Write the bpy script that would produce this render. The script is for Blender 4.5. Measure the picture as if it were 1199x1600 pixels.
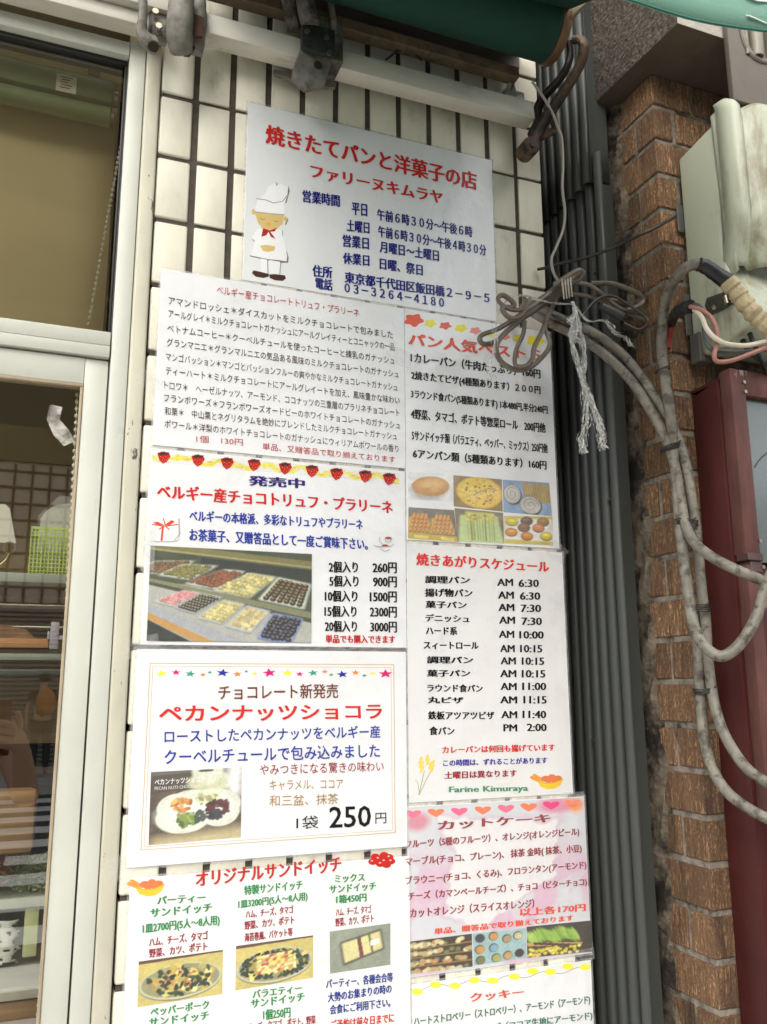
import bpy, bmesh, math, random
import numpy as np
from mathutils import Vector, Matrix
for o in list(bpy.data.objects): bpy.data.objects.remove(o)
S=bpy.context.scene; COL=S.collection
R=math.radians
# ---------------------------------------------------------------- camera, sky, sun, exposure
FPX,YAW,PIT,ROL,DIST,EYE=1336.7,R(21.195),R(11.347),R(-.217),1.3084,1.5
_f=Vector((math.sin(YAW)*math.cos(PIT),math.cos(YAW)*math.cos(PIT),math.sin(PIT)))
_r=Vector((math.cos(YAW),-math.sin(YAW),0)); _u=_r.cross(_f)
_r,_u=_r*math.cos(ROL)+_u*math.sin(ROL),-_r*math.sin(ROL)+_u*math.cos(ROL)
CAMP=Vector((0,-DIST,EYE))
cam=bpy.data.cameras.new('camera'); co=bpy.data.objects.new('camera',cam); COL.objects.link(co)
M=Matrix((_r,_u,-_f)).transposed().to_4x4(); M.translation=CAMP; co.matrix_world=M
cam.sensor_fit='VERTICAL'; cam.sensor_height=32; cam.lens=32*FPX/1600; cam.clip_end=300; cam.clip_start=.02
S.camera=co
w=bpy.data.worlds.new('World'); S.world=w; w.use_nodes=True
sky=w.node_tree.nodes.new('ShaderNodeTexSky'); sky.sky_type='NISHITA'; sky.sun_disc=False
SUN_EL,SUN_AZ=R(33),R(198)
sky.sun_elevation=SUN_EL; sky.sun_rotation=SUN_AZ; sky.dust_density=2; sky.air_density=1.2; sky.ozone_density=.6
hz=w.node_tree.nodes.new('ShaderNodeHueSaturation'); hz.inputs['Saturation'].default_value=.22; w.node_tree.links.new(sky.outputs[0],hz.inputs['Color']); w.node_tree.links.new(hz.outputs[0],w.node_tree.nodes['Background'].inputs[0])
w.node_tree.nodes['Background'].inputs[1].default_value=.15
sl=bpy.data.lights.new('sun','SUN'); sl.energy=1.15; sl.angle=R(70); sl.color=(1,.92,.80)
so=bpy.data.objects.new('sun',sl); COL.objects.link(so)
d=Vector((math.sin(SUN_AZ)*math.cos(SUN_EL),math.cos(SUN_AZ)*math.cos(SUN_EL),math.sin(SUN_EL)))
so.rotation_euler=d.to_track_quat('Z','Y').to_euler(); so.location=(0,-3,6)
S.view_settings.view_transform='Standard'; S.view_settings.look='None'; S.view_settings.gamma=1; S.view_settings.use_curve_mapping=False
S.view_settings.exposure=1.57
S.render.engine='CYCLES'; S.cycles.max_bounces=8; S.cycles.transparent_max_bounces=16
# ---------------------------------------------------------------- pixel of the photograph -> point on a real plane of the place
def ray(x,y): return _f+_r*((x-599.5)/FPX)-_u*((y-800)/FPX)
def AY(x,y,Y=0.): v=ray(x,y); return CAMP+v*((Y+DIST)/v.y)
def AX(x,y,X): v=ray(x,y); return CAMP+v*(X/v.x)
# ---------------------------------------------------------------- materials
def lin(c): return tuple(((v/12.92) if v<=.04045 else ((v+.055)/1.055)**2.4) for v in c)
def N(nt,t,**k):
    n=nt.nodes.new(t)
    for a,b in k.items():
        if a in n.inputs.keys() and not hasattr(n,a): n.inputs[a].default_value=b
        else: setattr(n,a,b)
    return n
MATS={}
def mat(name,col,rough=.6,metal=0,var=.15,scale=8,bump=.0,bscale=40,dirt=None,dscale=5,damt=.5,stretch=(1,1,1),coat=0,rand=0,attr=None,world=False,spec=.5,dlo=.5,dhi=.7):
    """base colour with grain, stains (dirt) and fine relief; col is linear"""
    if name in MATS: return MATS[name]
    m=bpy.data.materials.new(name); m.use_nodes=True; nt=m.node_tree; L=nt.links
    b=nt.nodes['Principled BSDF']; b.inputs['Roughness'].default_value=rough; b.inputs['Metallic'].default_value=metal
    b.inputs['Specular IOR Level'].default_value=spec
    if coat: b.inputs['Coat Weight'].default_value=coat; b.inputs['Coat Roughness'].default_value=.08
    if world: src=N(nt,'ShaderNodeNewGeometry').outputs['Position']
    else: src=N(nt,'ShaderNodeTexCoord').outputs['Object']
    mp=N(nt,'ShaderNodeMapping'); mp.inputs['Scale'].default_value=stretch; L.new(src,mp.inputs[0]); v=mp.outputs[0]
    if rand or not world:
        oi=N(nt,'ShaderNodeObjectInfo'); ad=N(nt,'ShaderNodeVectorMath',operation='ADD'); mu=N(nt,'ShaderNodeMath',operation='MULTIPLY'); mu.inputs[1].default_value=17. if rand else 0.
        L.new(oi.outputs['Random'],mu.inputs[0]); L.new(v,ad.inputs[0]); L.new(mu.outputs[0],ad.inputs[1]); v=ad.outputs[0]
    no=N(nt,'ShaderNodeTexNoise'); no.inputs['Scale'].default_value=scale; no.inputs['Detail'].default_value=7; no.inputs['Roughness'].default_value=.62; L.new(v,no.inputs['Vector'])
    mr=N(nt,'ShaderNodeMapRange'); mr.inputs[1].default_value=.3; mr.inputs[2].default_value=.7; mr.inputs[3].default_value=1-var; mr.inputs[4].default_value=1+var; L.new(no.outputs[0],mr.inputs[0])
    hs=N(nt,'ShaderNodeHueSaturation')
    if attr:
        at=N(nt,'ShaderNodeAttribute'); at.attribute_name=attr; L.new(at.outputs['Color'],hs.inputs['Color'])
    else: hs.inputs['Color'].default_value=(*col,1)
    L.new(mr.outputs[0],hs.inputs['Value']); out=hs.outputs[0]
    if rand:
        oi=N(nt,'ShaderNodeObjectInfo'); m2=N(nt,'ShaderNodeMapRange'); m2.inputs[3].default_value=1-rand; m2.inputs[4].default_value=1+rand; L.new(oi.outputs['Random'],m2.inputs[0])
        h2=N(nt,'ShaderNodeHueSaturation'); L.new(out,h2.inputs['Color']); L.new(m2.outputs[0],h2.inputs['Value']); out=h2.outputs[0]
    if dirt:
        n2=N(nt,'ShaderNodeTexNoise'); n2.inputs['Scale'].default_value=dscale; n2.inputs['Detail'].default_value=9; n2.inputs['Roughness'].default_value=.7; L.new(v,n2.inputs['Vector'])
        r2=N(nt,'ShaderNodeMapRange'); r2.inputs[1].default_value=dlo; r2.inputs[2].default_value=dhi; r2.inputs[4].default_value=damt; r2.interpolation_type='SMOOTHSTEP'; L.new(n2.outputs[0],r2.inputs[0])
        mx=N(nt,'ShaderNodeMix',data_type='RGBA'); L.new(r2.outputs[0],mx.inputs[0]); L.new(out,mx.inputs[6]); mx.inputs[7].default_value=(*dirt,1); out=mx.outputs[2]
    L.new(out,b.inputs['Base Color'])
    if bump:
        n3=N(nt,'ShaderNodeTexNoise'); n3.inputs['Scale'].default_value=bscale; n3.inputs['Detail'].default_value=6; L.new(v,n3.inputs['Vector'])
        bp=N(nt,'ShaderNodeBump'); bp.inputs['Strength'].default_value=min(1,bump); bp.inputs['Distance'].default_value=.002*max(1,bump); L.new(n3.outputs[0],bp.inputs['Height']); L.new(bp.outputs[0],b.inputs['Normal'])
        if coat: L.new(bp.outputs[0],b.inputs['Coat Normal'])
    MATS[name]=m; return m
def brick_mat():
    m=mat('scratched_brick',(.40,.225,.115),.9,var=.4,scale=150,stretch=(1,1,.12),rand=.35,dirt=(.03,.022,.017),dscale=14,damt=.85)
    nt=m.node_tree;L=nt.links;b=nt.nodes['Principled BSDF']
    g=N(nt,'ShaderNodeTexCoord'); 
    def noi(sc,st,off):
        mp=N(nt,'ShaderNodeMapping'); mp.inputs['Scale'].default_value=st; mp.inputs['Location'].default_value=(off,off,off)
        oi=N(nt,'ShaderNodeObjectInfo'); ad=N(nt,'ShaderNodeVectorMath',operation='ADD'); L.new(g.outputs['Object'],ad.inputs[0]); L.new(oi.outputs['Random'],ad.inputs[1]); L.new(ad.outputs[0],mp.inputs[0])
        n=N(nt,'ShaderNodeTexNoise'); n.inputs['Scale'].default_value=sc; n.inputs['Detail'].default_value=3; L.new(mp.outputs[0],n.inputs['Vector']); return n.outputs[0]
    a=noi(480,(1,1,.09),0); c=noi(330,(1,1,.5),3)
    r1=N(nt,'ShaderNodeMapRange'); r1.inputs[1].default_value=.42; r1.inputs[2].default_value=.54; L.new(a,r1.inputs[0])
    r2=N(nt,'ShaderNodeMapRange'); r2.inputs[1].default_value=.43; r2.inputs[2].default_value=.53; L.new(c,r2.inputs[0])
    mm=N(nt,'ShaderNodeMath',operation='MULTIPLY'); L.new(r1.outputs[0],mm.inputs[0]); L.new(r2.outputs[0],mm.inputs[1])
    bp=N(nt,'ShaderNodeBump'); bp.inputs['Strength'].default_value=1; bp.inputs['Distance'].default_value=.0025; L.new(mm.outputs[0],bp.inputs['Height']); L.new(bp.outputs[0],b.inputs['Normal'])
    # pits are coloured darker than the raised grain
    old=b.inputs['Base Color'].links[0].from_socket
    mx=N(nt,'ShaderNodeMix',data_type='RGBA'); r3=N(nt,'ShaderNodeMapRange'); r3.inputs[3].default_value=.62; r3.inputs[4].default_value=0; L.new(mm.outputs[0],r3.inputs[0]); L.new(r3.outputs[0],mx.inputs[0]); L.new(old,mx.inputs[6]); mx.inputs[7].default_value=(.035,.018,.010,1); L.new(mx.outputs[2],b.inputs['Base Color'])
    return m
# ---------------------------------------------------------------- objects
def empty(name,loc,label,cat,group=None):
    o=bpy.data.objects.new(name,None); o.location=loc; o.empty_display_size=.1; COL.objects.link(o)
    o['label']=label; o['category']=cat
    if group: o['group']=group
    return o
def wl(o):
    v=Vector((0,0,0))
    while o is not None: v+=Vector(o.location); o=o.parent
    return v
def tag(o,label=None,cat=None,group=None,kind=None):
    for k,v in (('label',label),('category',cat),('group',group),('kind',kind)):
        if v: o[k]=v
    return o
def obj(name,me,parent=None,loc=None,local=False):
    o=bpy.data.objects.new(name,me); COL.objects.link(o)
    if parent is not None: o.parent=parent
    if loc is not None: o.location=Vector(loc)-(wl(parent) if parent is not None else Vector())
    elif parent is not None and not local: me.transform(Matrix.Translation(-wl(parent)))
    return o
class MB:
    def __init__(s): s.bm=bmesh.new()
    def box(s,a,b,rot=None,c=None):
        a=Vector(a);b=Vector(b); vs=[]
        for k in (0,1):
            for x,y in ((0,0),(1,0),(1,1),(0,1)):
                p=Vector((b.x if x else a.x,b.y if y else a.y,b.z if k else a.z))
                if rot is not None: p=rot@(p-c)+c
                vs.append(s.bm.verts.new(p))
        for f in ((0,3,2,1),(4,5,6,7),(0,1,5,4),(1,2,6,5),(2,3,7,6),(3,0,4,7)): s.bm.faces.new([vs[i] for i in f])
        return s
    def prism(s,pts,vec):
        vec=Vector(vec); A=[s.bm.verts.new(Vector(p)) for p in pts]; B=[s.bm.verts.new(Vector(p)+vec) for p in pts]; n=len(A)
        s.bm.faces.new(A); s.bm.faces.new(B[::-1])
        for i in range(n): s.bm.faces.new((A[i],B[i],B[(i+1)%n],A[(i+1)%n]))
        return s
    def tube(s,pts,r,n=10,smooth=6,closed=False,flat=1.0,wob=0,seed=0):
        P=[Vector(p) for p in pts]; rnd=random.Random(seed)
        rr=r if isinstance(r,(list,tuple)) else None
        if smooth>1 and len(P)>2:
            Q=[];RR=[];n0=len(P); rng=range(n0) if closed else range(n0-1)
            for i in rng:
                g=lambda k: P[k%n0] if closed else P[max(0,min(n0-1,k))]
                p0,p1,p2,p3=g(i-1),g(i),g(i+1),g(i+2)
                for k in range(smooth):
                    t=k/smooth; Q.append(.5*((2*p1)+(p2-p0)*t+(2*p0-5*p1+4*p2-p3)*t*t+(3*p1-p0-3*p2+p3)*t**3))
                    if rr: RR.append(rr[i%n0]*(1-t)+rr[(i+1)%n0]*t)
            if not closed: Q.append(P[-1]); RR.append(rr[-1] if rr else 0)
        else: Q=P; RR=list(rr) if rr else []
        m=len(Q); rings=[]; up=None
        for i in range(m):
            t=(Q[(i+1)%m]-Q[i-1]) if closed else (Q[min(m-1,i+1)]-Q[max(0,i-1)])
            if t.length<1e-9: t=Vector((0,0,1))
            t.normalize()
            if up is None:
                up=t.orthogonal().normalized()
            up=(up-t*up.dot(t)); up.normalize(); sd=t.cross(up); ri=RR[i] if rr else r
            ri*=1+wob*rnd.uniform(-1,1)
            rings.append([s.bm.verts.new(Q[i]+up*math.cos(2*math.pi*k/n)*ri+sd*math.sin(2*math.pi*k/n)*ri*flat) for k in range(n)])
        for i in range(m if closed else m-1):
            a=rings[i];b=rings[(i+1)%m]
            for k in range(n): s.bm.faces.new((a[k],a[(k+1)%n],b[(k+1)%n],b[k]))
        if not closed: s.bm.faces.new(rings[0][::-1]); s.bm.faces.new(rings[-1])
        return s
    def cyl(s,a,b,r,n=20,r2=None): return s.tube([a,b],[r,r2 if r2 is not None else r],n,1)
    def ball(s,c,r,seg=10,sc=(1,1,1)):
        bmesh.ops.create_uvsphere(s.bm,u_segments=seg,v_segments=max(5,seg//2+1),radius=r,matrix=Matrix.Translation(Vector(c))@Matrix.Diagonal((*sc,1))); return s
    def grid(s,fn,nu,nv,thick=None):
        V=[[s.bm.verts.new(fn(i/nu,j/nv)) for j in range(nv+1)] for i in range(nu+1)]
        for i in range(nu):
            for j in range(nv): s.bm.faces.new((V[i][j],V[i+1][j],V[i+1][j+1],V[i][j+1]))
        return s
    def bevel(s,w,seg=2,ang=30):
        bmesh.ops.recalc_face_normals(s.bm,faces=s.bm.faces[:])
        e=[e for e in s.bm.edges if len(e.link_faces)==2 and e.calc_face_angle(0)>R(ang)]
        bmesh.ops.bevel(s.bm,geom=e,offset=w,segments=seg,profile=.5,affect='EDGES',clamp_overlap=True); return s
    def jitter(s,a,seed=1):
        r=random.Random(seed)
        for v in s.bm.verts: v.co+=Vector((r.uniform(-a,a) for _ in range(3)))
        return s
    def sub(s,n=1):
        bmesh.ops.subdivide_edges(s.bm,edges=s.bm.edges[:],cuts=n,use_grid_fill=True); return s
    def mesh(s,name,m,smooth=True,fix=True):
        if fix: bmesh.ops.recalc_face_normals(s.bm,faces=s.bm.faces[:])
        me=bpy.data.meshes.new(name); s.bm.to_mesh(me); s.bm.free(); me.materials.append(m)
        if smooth:
            me.polygons.foreach_set('use_smooth',[True]*len(me.polygons)); me.set_sharp_from_angle(angle=R(35))
        return me
    def build(s,name,m,parent=None,**k): return obj(name,s.mesh(name,m,**k),parent)
def solid(o,t,off=0):
    md=o.modifiers.new('thickness','SOLIDIFY'); md.thickness=t; md.offset=off; return o
rnd=random.Random(7)
# ================================================================ materials of the place
TILE=mat('glazed_tile',(.74,.71,.59),.42,var=.08,scale=22,bump=.2,bscale=60,rand=.09,dirt=(.26,.21,.15),dscale=16,damt=.45,dlo=.56,dhi=.72,spec=.35,stretch=(1,1,.45))
JOINT=mat('wall_joint',(.075,.062,.048),.95,var=.3,scale=60,bump=.6,bscale=200)
ALU=mat('painted_aluminium',(.52,.53,.465),.42,var=.07,scale=10,bump=.15,bscale=60,dirt=(.22,.21,.17),dscale=18,damt=.5,dlo=.6,dhi=.78,stretch=(1,1,.5))
CREAM=mat('cream_paint',(.50,.48,.38),.5,var=.10,scale=14,bump=.5,bscale=60,dirt=(.06,.05,.04),dscale=34,damt=.95,dlo=.625,dhi=.645,stretch=(1,1,.45))
GASKET=mat('tan_gasket',(.36,.29,.19),.6,var=.15,scale=30)
DARK=mat('black_rubber',(.012,.012,.011),.5,var=.2)
BARM=mat('mill_aluminium',(.60,.575,.50),.45,metal=.0,var=.12,scale=12,stretch=(.4,1,1),bump=.3,bscale=80,dirt=(.13,.10,.07),dscale=15,damt=.7,dlo=.58,dhi=.75)
CAST=mat('weathered_cast_metal',(.17,.155,.13),.75,metal=.15,var=.5,scale=45,bump=1.6,bscale=70,dirt=(.035,.028,.02),dscale=18,damt=.9,dlo=.45,dhi=.6)
BRONZE=mat('rusty_brown_metal',(.10,.065,.042),.6,metal=.3,var=.5,scale=25,bump=1.2,bscale=60,dirt=(.012,.010,.008),dscale=16,damt=.9,dlo=.5,dhi=.6)
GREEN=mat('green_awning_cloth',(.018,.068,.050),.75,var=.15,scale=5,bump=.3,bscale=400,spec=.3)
GREENL=mat('green_valance_cloth',(.13,.30,.24),.7,var=.08,scale=5,bump=.3,bscale=400)
CORR=mat('grey_corrugated_plastic',(.048,.053,.049),.5,var=.12,scale=9,stretch=(1,1,.2),bump=.2,bscale=90,dirt=(.035,.035,.03),dscale=7,damt=.6,dlo=.5,dhi=.75)
MORTAR=mat('mortar',(.24,.21,.17),.95,var=.45,scale=50,bump=2,bscale=120,dirt=(.03,.022,.015),dscale=12,damt=.9,dlo=.5,dhi=.65)
FILL=mat('dirty_cement',(.15,.12,.085),.97,var=.6,scale=40,bump=3,bscale=90,dirt=(.012,.010,.008),dscale=11,damt=.95,dlo=.45,dhi=.6)
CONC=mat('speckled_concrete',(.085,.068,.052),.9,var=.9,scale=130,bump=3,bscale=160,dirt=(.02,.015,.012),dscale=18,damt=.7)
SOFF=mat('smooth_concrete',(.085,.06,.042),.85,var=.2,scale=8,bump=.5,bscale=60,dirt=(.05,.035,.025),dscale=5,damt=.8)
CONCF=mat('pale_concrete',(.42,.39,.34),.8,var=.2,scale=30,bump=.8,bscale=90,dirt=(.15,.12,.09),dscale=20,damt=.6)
BOXG=mat('green_grey_plastic',(.43,.455,.35),.42,var=.08,scale=7,bump=.15,bscale=120,dirt=(.16,.13,.06),dscale=9,damt=.85,dlo=.50,dhi=.68,stretch=(1,1,.35))
MAROON=mat('maroon_paint',(.060,.011,.010),.5,spec=.3,var=.25,scale=14,bump=.4,bscale=70,dirt=(.22,.10,.09),dscale=30,damt=.7,dlo=.68,dhi=.74,stretch=(1,1,.5))
PINKB=mat('faded_maroon_paint',(.105,.042,.036),.65,spec=.3,var=.25,scale=40,bump=.6,bscale=160,stretch=(1,1,.3),dirt=(.34,.27,.23),dscale=20,damt=.9,dlo=.635,dhi=.66)
CABLE=mat('grey_cable_sheath',(.18,.165,.132),.55,var=.35,scale=45,bump=.6,bscale=90,dirt=(.045,.036,.027),dscale=48,damt=.9,dlo=.49,dhi=.62)
CORD=mat('tan_cord_sheath',(.15,.125,.095),.42,var=.15,scale=25,bump=.2,dirt=(.07,.05,.035),dscale=20,damt=.6)
TAPE=mat('black_tape',(.012,.012,.013),.35,var=.3,scale=40,bump=1,bscale=60)
PUTTY=mat('yellowed_putty',(.42,.35,.21),.8,var=.35,scale=35,bump=3,bscale=60,dirt=(.12,.08,.04),dscale=30,damt=.8)
WIREW=mat('white_wire',(.55,.50,.40),.4,var=.1); WIRER=mat('red_wire',(.30,.13,.10),.4,var=.15); WIREG=mat('dark_grey_wire',(.06,.065,.06),.4)
REDTAPE=mat('red_tape',(.25,.02,.015),.45,var=.2)
STEEL=mat('screw_steel',(.30,.27,.22),.35,metal=.9,var=.2)
DKMETAL=mat('brown_grey_sheet_metal',(.13,.115,.092),.4,metal=.2,var=.15,scale=9,dirt=(.05,.04,.03),dscale=10,damt=.5)
BRICK=brick_mat()
def film(name,alpha,col=(.8,.8,.8),rough=.2,bump=1.):
    m=bpy.data.materials.new(name); m.use_nodes=True; nt=m.node_tree; b=nt.nodes['Principled BSDF']; b.inputs['Base Color'].default_value=(*col,1); b.inputs['Roughness'].default_value=rough
    n=N(nt,'ShaderNodeTexNoise'); n.inputs['Scale'].default_value=60; n.inputs['Detail'].default_value=5
    tc=N(nt,'ShaderNodeTexCoord'); nt.links.new(tc.outputs['Object'],n.inputs['Vector'])
    r=N(nt,'ShaderNodeMapRange'); r.inputs[1].default_value=.35; r.inputs[2].default_value=.65; r.inputs[3].default_value=alpha*.4; r.inputs[4].default_value=min(1,alpha*1.7); nt.links.new(n.outputs[0],r.inputs[0]); nt.links.new(r.outputs[0],b.inputs['Alpha'])
    bp=N(nt,'ShaderNodeBump'); bp.inputs['Distance'].default_value=.004*bump; nt.links.new(n.outputs[0],bp.inputs['Height']); nt.links.new(bp.outputs[0],b.inputs['Normal'])
    return m
FILM=film('clear_tape_film',.13); STRING=film('white_plastic_string',.6,(.75,.75,.72),.3,2); CLEARP=film('clear_plastic',.10,bump=.1)
# ================================================================ ground and street (behind the camera)
g=MB(); g.box((-60,-.9-1.6,-.3),(60,.2,0)); tag(g.build('pavement',mat('paving',(.50,.47,.42),.9,var=.2,scale=4,bump=1,bscale=60,world=True)),kind='structure')
g=MB(); g.box((-60,-13.2,-.4),(60,-2.62,-.13)); tag(g.build('road',mat('asphalt',(.055,.055,.057),.9,var=.25,scale=20,bump=1,bscale=150,world=True)),kind='structure')
g=MB(); g.box((-60,-2.618,-.35),(60,-2.502,.01)).bevel(.015); tag(g.build('kerb',mat('kerb_stone',(.34,.33,.31),.85,var=.15,world=True)),kind='structure')
g=MB(); g.box((-60,-16,-.4),(60,-13.25,0)); tag(g.build('far_pavement',MATS['paving']),kind='structure')
g=MB(); g.box((-150,-160,-.6),(150,60,-.45)); tag(g.build('ground',mat('earth',(.12,.11,.10),.9)),kind='structure')
PW=mat('white_road_paint',(.75,.75,.72),.8,var=.12,scale=20,world=True)
cw=empty('crosswalk',(0,-3,-.12),'white painted zebra crossing in the street facing the shop','crosswalk')
for i in range(11):
    b=MB(); y0=-3.2-i*.9; b.box((-2.4,y0-.45,-.129),(2.2,y0,-.125)); b.build('stripe',PW,cw)
# building across the street
ob=empty('building',(0,-15,0),'beige tiled building with a ribbed metal shutter across the street','building')
b=MB(); b.box((-5,-22,0),(5,-15.2,14.6)); b.build('wall',mat('far_wall',(.58,.46,.36),.8,var=.1,scale=2),ob)
b=MB(); b.box((-5.05,-15.195,5.5),(5.05,-15.13,14.62)); b.build('reflection_band',mat('reflection_band_tan',(.20,.15,.07),.8,var=.1,scale=1),ob)  # dark band added so the upper pane mirrors tan above the tiled part
b=MB()
for i in range(34):
    z=.12+i*.08; b.prism([(-5,-15.19,z),(-5,-15.13,z+.02),(-5,-15.13,z+.05),(-5,-15.19,z+.075)],(10,0,0))
b.build('shutter',mat('shutter_metal',(.20,.20,.18),.5),ob)
b=MB()
for i in range(33): b.box((-5+i*.3,-15.21,2.9),(-4.96+i*.3,-15.17,5.45))
for i in range(9): b.box((-4.9,-15.215,2.9+i*.3),(4.9,-15.175,2.94+i*.3))
t=b.build('facade_joints',mat('far_joint',(.16,.09,.06),.9),ob); tag(t,kind='stuff')
for x0,x1,h,c in ((-32,-5.3,7,(.40,.38,.35)),(5.3,34,6,(.46,.44,.40))):
    e=empty('building',((x0+x1)/2,-15,0),'lower grey building left of the shuttered building across the street' if x0<0 else 'pale lower building right of the shuttered building across the street','building')
    b=MB(); b.box((x0,-24,0),(x1,-15,h)); b.build('wall',mat('far_wall_%d'%int(h),c,.8,var=.1,scale=2),e)
    wm=mat('far_glass',(.03,.04,.05),.1)
    for k in range(8):
        for q in range(2):
            b=MB(); xx=x0+1.3+k*2.7; b.box((xx,-15.0,1+q*3.1),(xx+1.5,-14.96,2.6+q*3.1)); b.build('window',wm,e)
# ================================================================ tiled wall
WZ0,WZ1=.0,3.35
tw=empty('tiled_wall',(.48,0,0),'cream glazed tile wall with dark joints holding the menu sheets','wall')
b=MB(); b.box((.116,.004,WZ0),(.842,.5,WZ1)); b.build('joint_mortar',JOINT,tw)
tb=MB(); tb.box((-.0255,0,-.0532),(.0255,.012,.0532)).bevel(.0016,2); tme=tb.mesh('tile',TILE)
cb=MB(); cb.box((-.0265,0,-.0532),(.0265,.06,.0532)).bevel(.004,3); cme=cb.mesh('corner_tile',TILE)
ZJ=2.4672; PZ=.1143
for r in range(-6,15):
    zc=ZJ-PZ*r-PZ/2
    for c in range(12):
        xc=.1395 if c==0 else (.1710+.0617*(c-1)+.0308)
        if c==11: xc-=.0012
        o=obj('tile',cme if c==0 else tme,tw,loc=(xc+rnd.uniform(-.0006,.0006),.0+rnd.uniform(-.0006,.0004),zc+rnd.uniform(-.0007,.0007)))
        o.rotation_euler=(rnd.uniform(-.004,.004),rnd.uniform(-.006,.006),rnd.uniform(-.004,.004))
# wall above shop and building mass
b=MB(); b.box((-1.6,.06,2.64),(.11,.5,3.35)); tag(b.build('shop_wall_above_window',mat('shop_wall',(.30,.28,.24),.8)),'plain grey wall above the shop window behind the awning','wall')
b=MB(); b.box((-8,.5,3.36),(8,6,9)); tag(b.build('building',mat('upper_wall',(.35,.33,.29),.8,var=.1)),'upper storeys of the shop building above the tiled wall','building')
# ================================================================ cover strip
st=MB(); st.box((.0865,-.004,0),(.1105,.03,2.552)).bevel(.004,3); tag(st.build('cover_strip',CREAM),'chipped cream painted metal strip between the window frame and the tiles','trim')
# ================================================================ shop window
win=empty('shop_window',(-.6,0,1.0),'aluminium framed two-pane shop window with tan gaskets left of the tiled wall','window')
def fbox(nm,a,b_,m=ALU,bv=.0015,p=win):
    q=MB(); q.box(a,b_).bevel(bv,2); return q.build(nm,m,p)
fbox('jamb',(.0590,-.001,0),(.0855,.06,2.551),bv=.003)
fbox('jamb_groove',(.0573,.008,0),(.0589,.05,2.55),DARK,.0003)
fbox('head',(-1.6,-.002,2.5205),(.0586,.05,2.546))
fbox('head_gasket',(-1.6,.012,2.512),(.0572,.045,2.5203),DARK,.001)
fbox('transom',(-1.6,.0,2.0115),(.0570,.05,2.034)); fbox('transom',(-1.6,-.002,1.9915),(.0570,.05,2.0105))
fbox('sash_top_rail',(-1.6,.006,1.9475),(.0224,.03,1.9895)); fbox('sash_stile',(.0226,.007,.2),(.0566,.03,1.9893))
fbox('sash_bottom_rail',(-1.6,.006,.60),(.0222,.03,.68)); 
fbox('gasket',(-1.6,.0048,1.9425),(.0222,.022,1.9472),GASKET,.001); fbox('gasket',(.0182,.0045,.68),(.0224,.022,1.9423),GASKET,.001)
fbox('upper_gasket',(.0535,.014,2.0345),(.0571,.03,2.5118),DARK,.0008)
def glass_mat():
    m=bpy.data.materials.new('window_glass'); m.use_nodes=True; nt=m.node_tree; nt.nodes.remove(nt.nodes['Principled BSDF']); out=nt.nodes['Material Output']
    t=N(nt,'ShaderNodeBsdfTransparent'); t.inputs[0].default_value=(.93,.95,.90,1); gl=N(nt,'ShaderNodeBsdfGlossy'); gl.inputs['Roughness'].default_value=0.0
    fr=N(nt,'ShaderNodeFresnel'); fr.inputs[0].default_value=1.5; mu=N(nt,'ShaderNodeMath',operation='MULTIPLY_ADD'); mu.inputs[1].default_value=1.5; mu.inputs[2].default_value=.17; nt.links.new(fr.outputs[0],mu.inputs[0])
    mx=N(nt,'ShaderNodeMixShader'); nt.links.new(mu.outputs[0],mx.inputs[0]); nt.links.new(t.outputs[0],mx.inputs[1]); nt.links.new(gl.outputs[0],mx.inputs[2]); nt.links.new(mx.outputs[0],out.inputs[0]); return m
GLASS=glass_mat()
b=MB(); b.grid(lambda u,v:(-1.6+1.65*u+.0,.020,2.03+.49*v),1,1); b.build('glass_pane',GLASS,win)
b=MB(); b.grid(lambda u,v:(-1.6+1.62*u,.014,.67+1.28*v),1,1); b.build('glass_pane',GLASS,win)
fbox('left_stile',(-1.66,-.002,0),(-1.6005,.05,2.551)); fbox('sill_panel',(-1.6,.006,0),(.0222,.04,.598))
tag(fbox('shop_wall_left',(-4,-.01,0),(-1.665,.5,3.35),mat('shop_wall',(.3,.28,.24)),p=None),'plain grey shop wall left of the window','wall')
# interior
INT=mat('tan_interior',(.29,.23,.115),.85,var=.06,scale=3); 
b=MB(); b.box((-1.8,2.6,0),(.9,2.7,3.3)); b.box((.0865,.52,0),(.9,.56,3.3)); b.box((.062,.06,0),(.0866,.52,3.3)); b.box((-1.8,.06,0),(-1.66,2.6,3.3)); b.box((.86,.56,0),(.9,2.6,3.3)); b.build('interior_wall',INT,win)
b=MB(); b.box((-1.8,.06,-.05),(.9,2.7,.0)); b.box((-1.8,.06,3.3),(.9,2.7,3.36)); b.build('interior_floor',mat('dark_interior',(.12,.10,.07),.8),win)
# tan inner blind behind the upper pane: curved cloth
b=MB(); b.grid(lambda u,v:(-1.55+1.60*u,.14+.010*math.sin(v*7+u*2)+.006*math.sin(v*15),1.985+.665*v),24,30)
bl=solid(b.build('backdrop_board',mat('tan_board',(.74,.60,.34),.8,var=.10,scale=2.5,stretch=(.3,1,1.5)),None),.004); tag(bl,'plain tan backing screen hanging behind the upper window pane','screen')
ib_=MB(); ib_.box((-1.6,.40,1.67),(.0615,.42,1.984)); tag(ib_.build('dark_board',mat('dark_tan_board',(.33,.24,.085),.8,var=.08,scale=3)),'dark tan board behind the upper part of the lower pane','board')
bd=empty('roller_blind',(-.5,.09,2.4),'green roller blind cassette with a paper label behind the upper window pane','blind')
zt=AY(100,75,.08).z
b=MB(); b.box((-1.5,.065,2.474),(.040,.11,2.515)).bevel(.004,2); b.build('cassette',mat('blind_green',(.12,.18,.07),.5,var=.15,scale=8),bd)
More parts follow.
